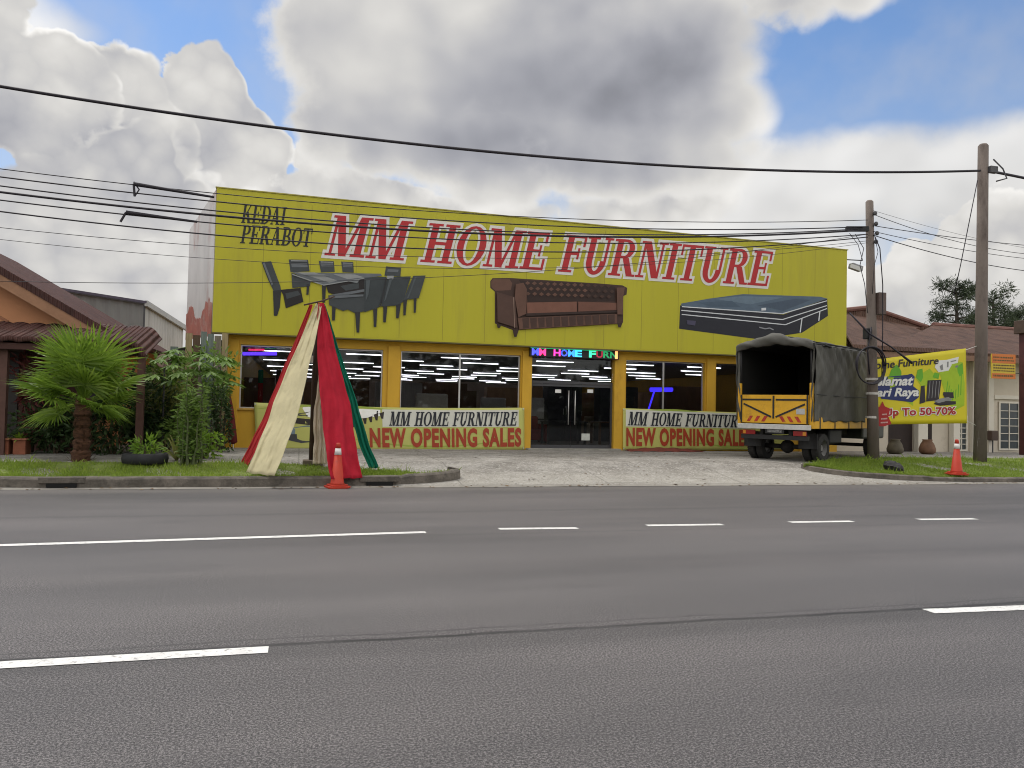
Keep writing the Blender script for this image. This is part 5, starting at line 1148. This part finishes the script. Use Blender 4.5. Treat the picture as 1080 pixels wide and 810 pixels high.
short = thing('utility_pole', 'thinner shorter pole beside the truck with a cable coil', 'utility pole', PB1)
MB().tube([PB1-Vector((0, 0, .3)), PB1.lerp(PT1, .5), PT1, PT1+Vector((0, 0, .04))], [.15, .12, .095, .06], 14).build('shaft', conc, short, smooth=True)
def onp(px, py, dd=.0): return PD(px, py, d1-dd)
MB().beam(onp(892, 241.5, .15), onp(916, 241.5, .15), .09, .13).build('crossarm', tbk, short, bevel=.01)
ins = MB()
for (x, y) in ((923, 225), (924, 236), (925, 246), (924, 255)): ins.lathe([(.03, -.05), (.05, -.02), (.05, .02), (.03, .05)], onp(x, y, .12), 10)
ins.build('insulator', dalu, short)
MB().box(onp(926, 322).x-.08, onp(926, 322).y-.14, onp(926, 332).z, onp(926, 322).x+.14, onp(926, 322).y+.08, onp(926, 309).z).build('junction_box', mat('box_brown', (.10, .07, .06), .6, .2), short, bevel=.01)
MB().box(onp(912, 353).x-.1, onp(912, 353).y-.2, onp(912, 358).z, onp(912, 353).x+.06, onp(912, 353).y-.04, onp(912, 347).z).build('clamp_box', tbk, short, bevel=.01)
bands = MB()
for y in (400, 415, 440):
    q = onp(919.5, y); bands.lathe([(.15, -.03), (.15, .03)], q, 14)
bands.build('metal_band', mat('band_metal', (.45, .43, .4), .5, .2, 6), short)
# coil of spare cable hanging on the pole
cbl = mat('cable_black', (.016, .013, .020), .6, .2)
c = onp(917.5, 385.5, .30); rc = 17.3/815*(d1-.3); mb = MB()
for k in range(3):
    pts = [c+Vector((math.cos(a)*(rc+.015*k), -.03*k+.02*math.sin(a*3+k), math.sin(a)*(rc*1.08+.012*k))) for a in [i/36*6.2832 for i in range(37)]]; mb.tube(pts, .019, 6)
tag(mb.build('cable_coil', cbl, smooth=True), 'round black coil of cable hung on the thinner pole', 'cable coil')
mb = MB(); mb.tube([onp(896, 330, .25), onp(917, 352, .35), onp(940, 366, .3), onp(962, 383, .2)], [.022, .025, .02, .035], 6)
tag(mb.build('cable_tail', cbl, smooth=True), 'thick cable end slanting across the thinner pole to the green banner', 'cable')

# ------------------------------------------------------------------ WIRES
def qcurve(a, m, b, n=40):
    """parabola through photo points a, m, b at the given depths (x, y, depth Y)"""
    A, Mm, B = [P(x, y, Y) for x, y, Y in (a, m, b)]
    # fit by parameter along X
    ta = (Mm.x-A.x)/(B.x-A.x); zl = A.z+(B.z-A.z)*ta; k = (Mm.z-zl)/(ta*(1-ta))
    yl = A.y+(B.y-A.y)*ta; ky = (Mm.y-yl)/(ta*(1-ta))*0
    def f(t): return Vector((A.x+(B.x-A.x)*t, A.y+(B.y-A.y)*t, A.z+(B.z-A.z)*t+k*t*(1-t)))
    return f
def wire(f, t0, t1, r, name, lab, cat='cable', m_=None, group=None, n=60):
    pts = [f(t0+(t1-t0)*i/n) for i in range(n+1)]
    return tag(MB().tube(pts, r, 6).build(name, m_ or cbl, smooth=True, fixn=False), lab, cat, group)
Y2, Y1 = PT2.y-.1, PT1.y-.1
f = qcurve((0, 91, Y2-.8), (540, 164, Y2-.35), (1034, 180, Y2)); wire(f, -.35, 1.0, .030, 'thick_cable', 'thick bundled cable running high across the whole sky to the tall pole')
f = qcurve((1042, 180, Y2), (1065, 183.5, Y2), (1110, 194, Y2+.2)); wire(f, 0, 1.6, .036, 'thick_cable', 'thick cable leaving the tall pole away from the shop')
GRP = 'thin wires between the poles'
W = [((0, 178), (480, 225), (915, 232), .009, 'uppermost thin wire of the bundle reaching the thinner pole'), ((0, 186.5), (480, 233.5), (915, 239), .013, 'wire crossing just above the small black sign words'),
     ((0, 196), (480, 242), (905, 241.5), .013, 'wire crossing the first small black sign word'), ((0, 202.5), (480, 245.5), (905, 243), .022, 'thick double wire crossing the small black sign words'),
     ((0, 211), (480, 253), (915, 247), .013, 'wire passing between the two small black sign words'), ((0, 223), (480, 264), (915, 250), .014, 'wire crossing the second small black sign word'),
     ((0, 240), (480, 272), (915, 254), .006, 'very thin wire below the small black sign words'), ((0, 252.5), (430, 283), (915, 256), .005, 'lowest very thin wire crossing over the dining table picture'),
     ((-20, 296), (480, 291.5), (915, 247), .006, 'very thin wire slanting up from the shed roof to the thinner pole')]
for a, m_, b, r, lab in W:
    f = qcurve((*a, Y1-.6), (*m_, Y1-.3), (*b, Y1)); wire(f, -.35, 1.0, r, 'overhead_wire', lab, 'wire')
for (ya, yb2, yc, r, lab) in ((226, 254, 268, .010, 'upper wire from the thinner pole past the tall pole'), (238, 251, 259, .012, 'second wire from the thinner pole dipping past the tall pole'), (244, 262, 273, .010, 'third wire from the thinner pole passing behind the tall pole'), (248, 272, 286, .014, 'lowest heavy wire from the thinner pole past the tall pole'), (222, 246, 262, .005, 'very thin topmost wire leaving the thinner pole')):
    f = qcurve((921, ya, Y1), (1000, yb2, Y1+1.2), (1085, yc, Y1+2.4)); wire(f, 0, 1.4, r*.8, 'overhead_wire', lab, 'wire')
# joints: spacers with thick sleeves on the wires
for (x, y, x2, y2, xb_, yb_, lab) in ((141, 194, 226, 208, 142, 207, 'black cable joint with a thick sleeve on the upper wires'), (133, 224, 208, 234, 127, 234, 'black cable joint with a thick sleeve on the lower wires')):
    a, b = P(x, y, Y1-.55), P(x2, y2, Y1-.5); t = thing('cable_joint', lab, 'cable joint', a)
    MB().tube([a, a.lerp(b, .5), b], [.04, .03, .022], 8).build('sleeve', cbl, t, smooth=True)
    c = P(xb_, yb_, Y1-.55); MB().tube([a, c], .024, 6).build('hanger', cbl, t)
    if y < 200: MB().tube([a+Vector((.0, 0, .04)), a+Vector((.1, 0, -.1)), c], .015, 6).build('loop', cbl, t)
# dropping wires at the poles
for pts, r, lab in (([(1031, 190), (1022, 235), (1013, 280), (1006, 312)], .013, 'slack wire hanging from the tall pole down to the tree'),):
    tag(MB().tube([PD(x, y, d2-.1) for x, y in pts], r, 6).build('drop_wire', cbl, smooth=True), lab, 'wire')
for pts, r, lab in (([(923, 250), (928, 262), (931, 300), (931, 350), (930, 400)], .014, 'dark wire hanging straight down beside the thinner pole'), ([(902, 247), (911, 262), (907, 280), (912, 300), (915, 330)], .010, 'looped wire under the crossarm of the thinner pole'), ([(896, 246), (905, 258), (910, 275)], .008, 'short looped wire under the crossarm end'), ([(922, 246), (926, 266), (922, 280), (920, 310)], .008, 'short slack wire against the thinner pole shaft'), ([(917, 395), (915, 370), (919, 345)], .02, 'dark cable clipped down the thinner pole shaft')):
    tag(MB().tube([onp(x, y, .22) for x, y in pts], r, 6).build('drop_wire', cbl, smooth=True), lab, 'wire')

# ------------------------------------------------------------------ GREEN SALE BANNER between the poles
BL, BR, TR_, TL = PD(916, 447.8, d1+.22), PD(1020, 446.5, d2-.15), PD(1018.5, 367.5, d2-.15), PD(916, 380, d1+.22)
def fb(u, v, l=0.0):
    p = BL*(1-u)*(1-v)+BR*u*(1-v)+TR_*u*v+TL*(1-u)*v
    n = (BR-BL).cross(TL-BL).normalized(); n = n if n.y < 0 else -n
    wv = .012*math.sin(u*6+v*1.1)+.004*math.sin(u*13-v)
    return p+n*(l+wv)
bt = thing('festive_banner', 'yellow and green festive sale banner tied between the two poles', 'banner', BL.lerp(BR, .5))
by = mat('festive_yellow', (.62, .53, .02), .5, .06, 1.0); bg2 = mat('festive_green', (.12, .36, .02), .5, .15, 2); bnv = mat('festive_navy', (.02, .03, .13), .5, .1); bw = mat('festive_white', (.68, .68, .66), .5, .05); brd = mat('festive_red', (.36, .02, .02), .5, .1); bbk = mat('festive_black', (.025, .02, .025), .5, .2); bgl = mat('festive_lime', (.33, .48, .02), .5, .1); bgy = mat('festive_grey', (.22, .22, .22), .5, .2)
MB().grid(fb, 40, 16).build('sheet', by, bt, smooth=True, solid=.004)
def zb(x, y): return ((x-123)/(920-123), 1-(y-(192-(x-123)*.118))/(705-(192-(x-123)*.118)))   # zoomed photo sheet -> banner coordinates
def bpoly(mb, pts, l, mi=0): mb.poly([fb(*zb(x, y), l) for x, y in pts], mi)
mb = MB()
for pts in ([(690,250),(770,190),(890,210),(905,380),(900,560),(820,600),(760,520),(720,380)], [(500,330),(620,260),(680,330),(560,420)], [(270,320),(480,330),(480,560),(420,520),(300,440)]): bpoly(mb, pts, .006)
mb.build('lime_field', bgl, bt)
mb = MB()
for pts in ([(280,330),(300,270),(330,240),(345,225),(360,240),(385,280),(385,330)], [(800,360),(815,290),(850,240),(890,215),(893,300),(860,330),(840,400)], [(505,330),(520,270),(560,260),(565,330),(545,370)], [(640,330),(660,290),(700,300),(690,345)]): bpoly(mb, pts, .009)
for i in range(7): bpoly(mb, [(735+i*22, 560-i*14), (742+i*22, 560-i*14), (775+i*18, 330-i*10), (768+i*18, 330-i*10)], .0095)
mb.build('green_pattern', bg2, bt)
def bt_text(txt, quad, l, bold, m_, name, shear=.15):
    cs = [zb(*q) for q in quad]
    def f(u, v, ll=0):
        a = [cs[0][i]*(1-u)*(1-v)+cs[1][i]*u*(1-v)+cs[2][i]*u*v+cs[3][i]*(1-u)*v for i in (0, 1)]; return fb(a[0], a[1], ll)
    mb = MB(); put_text(mb, txt, f, l, bold, shear=shear); return mb.build(name, m_, bt)
bt_text('Home Furniture', [(110,268),(690,222),(690,168),(110,206)], .014, .02, bbk, 'shop_lettering')
mb = MB(); bpoly(mb, [(660,250),(680,195),(760,190),(860,165),(850,215),(800,225),(790,275),(690,290)], .010); mb.build('white_logo_patch', bw, bt)
mb = MB(); bpoly(mb, [(760,250),(762,205),(775,204),(773,250)], .012); bpoly(mb, [(710,275),(700,240),(725,225),(730,270)], .012); bpoly(mb, [(790,200),(840,190),(835,200),(792,210)], .012); bpoly(mb, [(828,240),(850,232),(855,248),(832,255)], .012); mb.build('logo_shape', bgy, bt)
mb = MB(); bpoly(mb, [(165,330),(260,325),(430,310),(470,300),(495,325),(480,400),(530,440),(525,490),(470,530),(400,520),(220,500),(190,420),(160,400)], .014); mb.build('navy_cloud', bnv, bt)
bt_text('Selamat', [(120,395),(475,392),(480,318),(120,330)], .022, .035, bw, 'greeting_lettering', .25)
bt_text('Hari Raya', [(110,500),(520,500),(520,415),(110,420)], .022, .035, bw, 'greeting_lettering', .25)
bt_text('Up To 50-70%', [(245,655),(825,648),(825,572),(245,580)], .014, .09, bw, 'offer_outline', 0)
bt_text('Up To 50-70%', [(245,655),(825,648),(825,572),(245,580)], .019, .03, brd, 'offer_lettering', 0)
mb = MB(); bpoly(mb, [(228+(78 if k % 2 else 50)*math.cos(k*.5236)*(.9+.2*math.sin(k*2.3)), 640+(120 if k % 2 else 92)*math.sin(k*.5236)) for k in range(12) if 640+(120 if k % 2 else 92)*math.sin(k*.5236) < 735], .021); mb.build('red_star_patch', brd, bt)
mb = MB()
for (x, y, w_) in ((215, 655, 50), (212, 685, 56), (222, 620, 40)): bpoly(mb, [(x, y), (x+w_, y-3), (x+w_, y+9), (x, y+11)], .024)
mb.build('patch_lettering', mat('patch_pale', (.5, .3, .28), .5, .5, 30), bt)
mb = MB()
for pts in ([(530,545),(545,400),(575,395),(580,530)], [(585,525),(600,355),(715,350),(690,515)], [(725,470),(728,450),(810,452),(815,500),(740,500)], [(645,545),(680,520),(830,525),(830,550),(700,560)]): bpoly(mb, pts, .011)
mb.build('furniture_pictures', bbk, bt)
mb = MB()
for i in range(4): bpoly(mb, [(604+i*26, 500-i*2), (609+i*26, 500-i*2), (622+i*26, 362), (617+i*26, 362)], .0125)
bpoly(mb, [(650,525),(690,505),(770,490),(800,510),(760,535),(690,540)], .0125); mb.build('furniture_highlights', bgy, bt)
for (u, v, e) in ((.995, .98, PD(1030, 365, d2-.05)), (.995, .03, PD(1030, 449, d2-.05)), (.004, .98, onp(917, 377, -.1)), (.004, .03, onp(918, 449, -.1))):
    MB().tube([fb(u, v, .005), e], .008, 5).build('tie_cord', eyem, bt)

# ------------------------------------------------------------------ TREES beyond the house
def pine(px, pyt, pyb, Y, lab, seed, spread):
    rs = random.Random(seed); b = P(px, pyb, Y); top = P(px, pyt, Y).z; base = Vector((b.x, Y, .3)); H = top-.3
    t = thing('pine_tree', lab, 'tree', base); tr_ = MB(); tr_.tube([(0, 0, -.1), (.15, 0, H*.5), (0, 0, H*.97)], [.32, .22, .05], 8); cr = MB()
    for i in range(24):
        z = H*(.40+.58*(i/23)); a = i*2.4+rs.random(); L_ = spread*(1.0-.5*(i/23))*rs.uniform(.5, 1.1); e = Vector((math.cos(a)*L_, math.sin(a)*L_, z+L_*rs.uniform(.05, .4)))
        tr_.tube([(0, 0, z), (e.x*.5, e.y*.5, z+(e.z-z)*.35), e], [.07, .045, .02], 5)
        for k in range(rs.randint(2, 4)):
            c = Vector((e.x*rs.uniform(.6, 1.05), e.y*rs.uniform(.6, 1.05), e.z+rs.uniform(-.25, .3)))
            leafcloud(cr, c, (rs.uniform(.45, .85), rs.uniform(.45, .8), rs.uniform(.22, .42)), 130, .3, .05, .1, seed=seed*50+i*5+k)
    leafcloud(cr, (0, 0, H), (.6, .6, .55), 240, .32, .05, .1, seed=seed)
    tr_.build('trunk', mat('pine_bark', (.05, .04, .03), .9, .3, 4), t, local=True, smooth=True); cr.build('crown', leafmat('pine_needles', (.016, .028, .014), (.05, .07, .03), .2, .6), t, local=True, fixn=False)
pine(1008, 302, 470, 44, 'dark tall pine tree just showing over the tiled roof ridge', 3, 2.6)
pine(1047, 313, 470, 41, 'dark spreading pine tree seen on both sides of the tall pole', 8, 3.0)
pine(1075, 328, 470, 47, 'dark lower pine tree near the dark red post cap', 12, 2.8)
# crowns far beyond the left house and fence
def bushy(px, pyt, Y, rad, lab, seed, n=2600):
    top = P(px, pyt, Y); b = Vector((top.x, Y, .3)); H = top.z-.3
    t = thing('broadleaf_tree', lab, 'tree', b); MB().tube([(0, 0, -.1), (.1, 0, H*.4), (0, 0, H*.8)], [.25, .18, .06], 8).build('trunk', brown, t, local=True, smooth=True)
    mb = MB()
    for k in range(7):
        a = k*2.4; leafcloud(mb, (math.cos(a)*rad*.45, math.sin(a)*rad*.45, H-rad*.75+rad*.3*math.sin(k*1.7)), (rad*.6, rad*.6, rad*.5), n//7, .3, .13, .25, seed=seed+k)
    mb.build('crown', midg, t, local=True, fixn=False)
bushy(1140, 352, 38, 2.2, 'bushy green tree beyond the end of the tiled house', 41)

mb = MB(); rt2 = random.Random(31)  # unseen trees added behind the viewer to darken the window reflections
for i in range(34):
    x = -42+i*3.1+rt2.uniform(-.8, .8); h_ = rt2.uniform(2.2, 3.4); leafcloud(mb, (x, -25+rt2.uniform(-1.5, 1.5), h_), (2.6, 2.0, h_), 420, 1.1, .6, .3, seed=900+i)
tag(mb.build('treeline', leafmat('far_leaf', (.02, .045, .015), (.06, .10, .03), .2, .6), local=True, fixn=False), 'dark belt of trees across the road mirrored in the shop windows', 'trees', kind='stuff')
# ------------------------------------------------------------------ small litter on the forecourt and road
leafl = mat('dry_leaf', (.16, .10, .05), .9, .3, 5)
lt = MB(); rl = random.Random(5)
for i in range(240):
    x = rl.uniform(-7, 16); y = rl.choice([rl.gauss(14.2, .12), rl.uniform(14.6, 20.5)])
    if y > 14.4 and y < 16.5 and x < 3: continue
    z = gz(y)+.012; a = rl.random()*6.28; l_ = rl.uniform(.02, .06); c_, s_ = math.cos(a)*l_, math.sin(a)*l_
    lt.add([(x-c_, y-s_, z), (x+s_*.4, y-c_*.4, z+.012), (x+c_, y+s_, z+.004), (x-s_*.4, y+c_*.4, z+.008)], [(0, 1, 2, 3)])
tag(lt.build('fallen_leaves', leafl, local=True, fixn=False), 'small dry leaves and bits scattered on the forecourt', 'leaf litter', kind='stuff')

# ------------------------------------------------------------------ SKY and LIGHT
SUN_EL, SUN_AZ = R(64), R(-35)      # azimuth clockwise from +Y
wd = bpy.data.worlds.new('World'); sc.world = wd; wd.use_nodes = True
N, L = wd.node_tree.nodes, wd.node_tree.links
bg = N['Background']; bg.inputs[1].default_value = .10
sky = N.new('ShaderNodeTexSky'); sky.sky_type = 'NISHITA'; sky.sun_disc = False; sky.sun_elevation = SUN_EL; sky.sun_rotation = SUN_AZ; sky.air_density = 1.0; sky.dust_density = .6; sky.ozone_density = 1.6
class E:
    """small expression helper for world nodes"""
    def __init__(s, k): s.k = k
def mth(op, *a, clamp=False):
    n = N.new('ShaderNodeMath'); n.operation = op; n.use_clamp = clamp
    for i, x in enumerate(a):
        if isinstance(x, E): L.new(x.k, n.inputs[i])
        else: n.inputs[i].default_value = x
    return E(n.outputs[0])
for nm, op in (('__add__', 'ADD'), ('__sub__', 'SUBTRACT'), ('__mul__', 'MULTIPLY'), ('__truediv__', 'DIVIDE')):
    setattr(E, nm, (lambda op: lambda a, b: mth(op, a, b))(op))
E.__radd__ = lambda a, b: mth('ADD', b, a); E.__rmul__ = lambda a, b: mth('MULTIPLY', b, a); E.__rsub__ = lambda a, b: mth('SUBTRACT', b, a)
def sstep(x, a, b, lo=0.0, hi=1.0):
    n = N.new('ShaderNodeMapRange'); n.interpolation_type = 'SMOOTHSTEP'; L.new(x.k, n.inputs[0])
    for i, v in enumerate((a, b, lo, hi)): n.inputs[i+1].default_value = v
    return E(n.outputs[0])
tc = N.new('ShaderNodeTexCoord'); D = tc.outputs['Generated']
sx = N.new('ShaderNodeSeparateXYZ'); L.new(D, sx.inputs[0])
az = mth('ARCTAN2', E(sx.outputs[0]), E(sx.outputs[1])); el = mth('ARCSINE', E(sx.outputs[2]))
def azel(px, py):
    d = ray(px, py).normalized(); return math.atan2(d.x, d.y), math.asin(d.z)
def vmap(off, stretch, shift=None):
    src = D
    if shift:
        mp = N.new('ShaderNodeVectorMath'); mp.operation = 'ADD'; L.new(D, mp.inputs[0]); mp.inputs[1].default_value = shift; src = mp.outputs[0]
    m2 = N.new('ShaderNodeMapping'); L.new(src, m2.inputs[0]); m2.inputs['Location'].default_value = off; m2.inputs['Scale'].default_value = stretch
    return m2.outputs[0]
def cn2(scale, detail, rough, off, stretch=(1, 1, 1), shift=None):
    n = N.new('ShaderNodeTexNoise'); n.inputs['Scale'].default_value = scale; n.inputs['Detail'].default_value = detail; n.inputs['Roughness'].default_value = rough; L.new(vmap(off, stretch, shift), n.inputs['Vector']); return E(n.outputs['Fac'])
def puff(scale, off):
    v = N.new('ShaderNodeTexVoronoi'); v.feature = 'F1'; v.inputs['Scale'].default_value = scale
    ad = N.new('ShaderNodeVectorMath'); ad.operation = 'MULTIPLY_ADD'; L.new(warp, ad.inputs[0]); ad.inputs[1].default_value = (.06, .06, .06); L.new(vmap(off, (1, 1, 1.1)), ad.inputs[2])
    L.new(ad.outputs[0], v.inputs['Vector']); return 1.0-E(v.outputs['Distance'])*1.5
n1 = cn2(4.2, 3, .5, (3.1, 0, 1.2), (1, 1, 1.3)); n1s = cn2(4.2, 3, .5, (3.1, 0, 1.2), (1, 1, 1.3), (-.02, .01, .035))
n2 = cn2(13, 6, .6, (0, 7, 2))
nb = N.new('ShaderNodeTexNoise'); nb.inputs['Scale'].default_value = 9; nb.inputs['Detail'].default_value = 4; nb.inputs['Roughness'].default_value = .55; L.new(vmap((4, 1, 9), (1, 1, 1)), nb.inputs['Vector'])
n2b = E(nb.outputs['Fac']); warp = nb.outputs['Color']
pf = puff(13, (2, 3, 1)); pfs = puff(33, (5, 1, 7))
aw = az + (n2-.5)*.05; ew = el + (n2b-.5)*.06
vec = N.new('ShaderNodeCombineXYZ'); L.new(aw.k, vec.inputs[0]); L.new(ew.k, vec.inputs[1])
def field(blobs, floor=None):
    d = floor
    for px, py, rx, ry, w_ in blobs:
        a0_, e0_ = azel(px, py); kx, ky = math.cos(e0_)*FPX/rx, FPX/ry
        m = N.new('ShaderNodeVectorMath'); m.operation = 'MULTIPLY_ADD'; L.new(vec.outputs[0], m.inputs[0]); m.inputs[1].default_value = (kx, ky, 0); m.inputs[2].default_value = (-a0_*kx, -e0_*ky, 0)
        q = N.new('ShaderNodeVectorMath'); q.operation = 'DOT_PRODUCT'; L.new(m.outputs[0], q.inputs[0]); L.new(m.outputs[0], q.inputs[1])
        g_ = mth('MULTIPLY_ADD', E(q.outputs['Value']), -.66*w_, w_)
        d = g_ if d is None else mth('MAXIMUM', d, g_)
    return d
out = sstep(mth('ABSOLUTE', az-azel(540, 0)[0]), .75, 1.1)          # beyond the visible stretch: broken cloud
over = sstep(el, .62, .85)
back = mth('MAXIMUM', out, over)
cum = (pf-.4)*.30 + (pfs-.4)*.20 + (n2-.5)*.62 + .06                           # cauliflower edges
soft = (n1-.5)*.55 + (n2-.5)*.52                                      # wispy edges
relief = (n1-n1s)*2.4
state = {'lum': None, 'cov': None, 'col': None}
def as_col(lum):
    c = N.new('ShaderNodeCombineColor'); warm = sstep(lum, .28, .72)
    for i, (c0, c1) in enumerate(((.95, 1.02), (.97, 1.0), (1.09, .965))): L.new((lum*(warm*(c1-c0)+c0)).k, c.inputs[i])
    v = N.new('ShaderNodeVectorMath'); v.operation = 'SCALE'; L.new(c.outputs[0], v.inputs[0]); v.inputs['Scale'].default_value = 10.0*CLG; return v.outputs[0]
def layer(under, d, lum, alpha=1.0):
    m = N.new('ShaderNodeMix'); m.data_type = 'RGBA'; m.clamp_factor = True; L.new((d*alpha).k, m.inputs[0]); L.new(under, m.inputs[6]); L.new(as_col(lum), m.inputs[7]); return m.outputs[2]
skym = N.new('ShaderNodeVectorMath'); skym.operation = 'MULTIPLY'; L.new(sky.outputs[0], skym.inputs[0]); skym.inputs[1].default_value = (SKYG*.86, SKYG*1.0, SKYG*1.14)
c = skym.outputs[0]
low = 1.0-sstep(el, .04, .46)
c = layer(c, mth('MULTIPLY', sstep(n2b, .35, .8), .28)+low*.62, .62+low*.06+(n1-.5)*.2)                      # thin veil, whiter towards the horizon
# pale high layers on both sides of the dark cloud
f = field([(850, 195, 190, 48, 1.0), (1040, 190, 170, 55, .95), (700, 225, 150, 45, 1.0), (1000, 235, 150, 30, .6), (820, 260, 120, 50, .8), (10, 10, 80, 26, .7), (500, 300, 420, 90, 1.0), (130, 310, 300, 70, .95)], 0.0)
d = f+soft*.9; c = layer(c, sstep(d, .22, .85), .70+(n1-.5)*.45+relief*.35+(f-.5)*.14, .92)
def cumulus(c, blobs, base, rim, lo=.36, soften=.085, rim_w=.20, rel=.5, varn=.35, rimvar=1.0, al=1.0):
    f = field(blobs); d = f+cum
    cov = sstep(d, lo, lo+soften)
    r = sstep(d, lo, lo+.03)*(1.0-sstep(d, lo+.02, lo+rim_w))
    lum = base+r*rim*(.05+rimvar*sstep(n2b, .43, .62))+(pf-.5)*.16+(n2-.5)*.24+(n1-.5)*varn+relief*rel*.6+(pfs-.5)*.10
    return layer(c, cov, mth('MAXIMUM', lum, .15), al)
c = cumulus(c, [(985, 325, 100, 62, 1.1), (1070, 285, 80, 75, 1.0), (915, 350, 60, 40, .9)], .80, .14, varn=.3)
c = cumulus(c, [(700, 215, 80, 32, .95), (640, 225, 60, 28, .8)], .76, .16, soften=.3, varn=.4)
c = cumulus(c, [(214, 140, 52, 82, 1.05), (265, 170, 42, 55, .95), (290, 230, 45, 60, .9)], .66, .42)
c = cumulus(c, [(125, 125, 48, 85, 1.05), (165, 170, 50, 60, .95)], .66, .42)
c = cumulus(c, [(30, 90, 75, 72, 1.1), (10, 60, 60, 50, 1.0), (70, 150, 60, 60, .9)], .64, .42)
c = cumulus(c, [(150, 185, 70, 55, .95), (60, 230, 100, 55, 1.0), (220, 250, 70, 60, .9)], .65, .42, soften=.18)
c = cumulus(c, [(40, 310, 130, 60, 1.05), (190, 300, 80, 46, 1.0), (120, 330, 160, 40, 1.0), (270, 330, 90, 50, 1.0)], .66, .22, soften=.25, varn=.5)
c = cumulus(c, [(350, 200, 60, 32, 1.0), (420, 215, 80, 30, 1.0), (520, 225, 80, 26, .8), (335, 170, 30, 30, .8)], .74, .2, soften=.16, varn=.45)
# the big grey cloud: lit at its edges, dark under its middle
f = field([(430, 50, 135, 130, 1.1), (470, 140, 140, 62, 1.0), (610, 60, 190, 125, 1.15), (705, 115, 105, 75, 1.0), (650, 165, 160, 55, 1.0), (520, 180, 120, 45, .85), (350, 120, 50, 70, .8), (855, -5, 85, 42, .8), (560, -120, 420, 120, 1.0), (770, 160, 45, 30, .6)])
core = field([(640, 85, 150, 75, 1.0), (600, 150, 150, 40, .8), (740, 120, 60, 55, .7)], 0.0)
d = f+soft*.62+cum*.35; cov = sstep(d, .34, .62)
edge = 1.0-sstep(d, .42, .85)
lum = .62-core*.25+edge*.2+(n1-.5)*.17+relief*.36+(n2-.5)*.12
c = layer(c, cov, mth('MAXIMUM', lum, .26))
# unseen sky: broken cloud brightened overhead and behind the viewer to light the scene
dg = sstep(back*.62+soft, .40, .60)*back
c = layer(c, dg, .55+(n1-.5)*.4+back*UNSEEN_BOOST)
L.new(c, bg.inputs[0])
wd.cycles.sampling_method = 'MANUAL'; wd.cycles.sample_map_resolution = 1024
sun = bpy.data.lights.new('sun', 'SUN'); sun.energy = SUNE; sun.angle = R(14); sun.color = (1, .965, .91)
so_l = bpy.data.objects.new('sun', sun); COL.objects.link(so_l)
sd = Vector((math.sin(SUN_AZ)*math.cos(SUN_EL), math.cos(SUN_AZ)*math.cos(SUN_EL), math.sin(SUN_EL)))
so_l.rotation_euler = sd.to_track_quat('Z', 'Y').to_euler(); so_l.location = sd*60

sc.render.engine = 'CYCLES'
cy = sc.cycles; cy.use_denoising = True; cy.filter_width = 1.05; cy.denoising_input_passes = 'RGB_ALBEDO_NORMAL'; cy.denoising_prefilter = 'ACCURATE'; cy.use_adaptive_sampling = True; cy.adaptive_threshold = .015; cy.max_bounces = 7; cy.transparent_max_bounces = 12; cy.sample_clamp_indirect = 4; cy.caustics_reflective = False; cy.caustics_refractive = False
try: cy.denoiser = 'OPENIMAGEDENOISE'
except Exception: pass
vs_ = sc.view_settings; vs_.view_transform = 'Standard'; vs_.look = 'None'; vs_.exposure = EXPO; vs_.gamma = 1; vs_.use_curve_mapping = False
for o in bpy.data.objects:
    if '_loc' in o: del o['_loc']
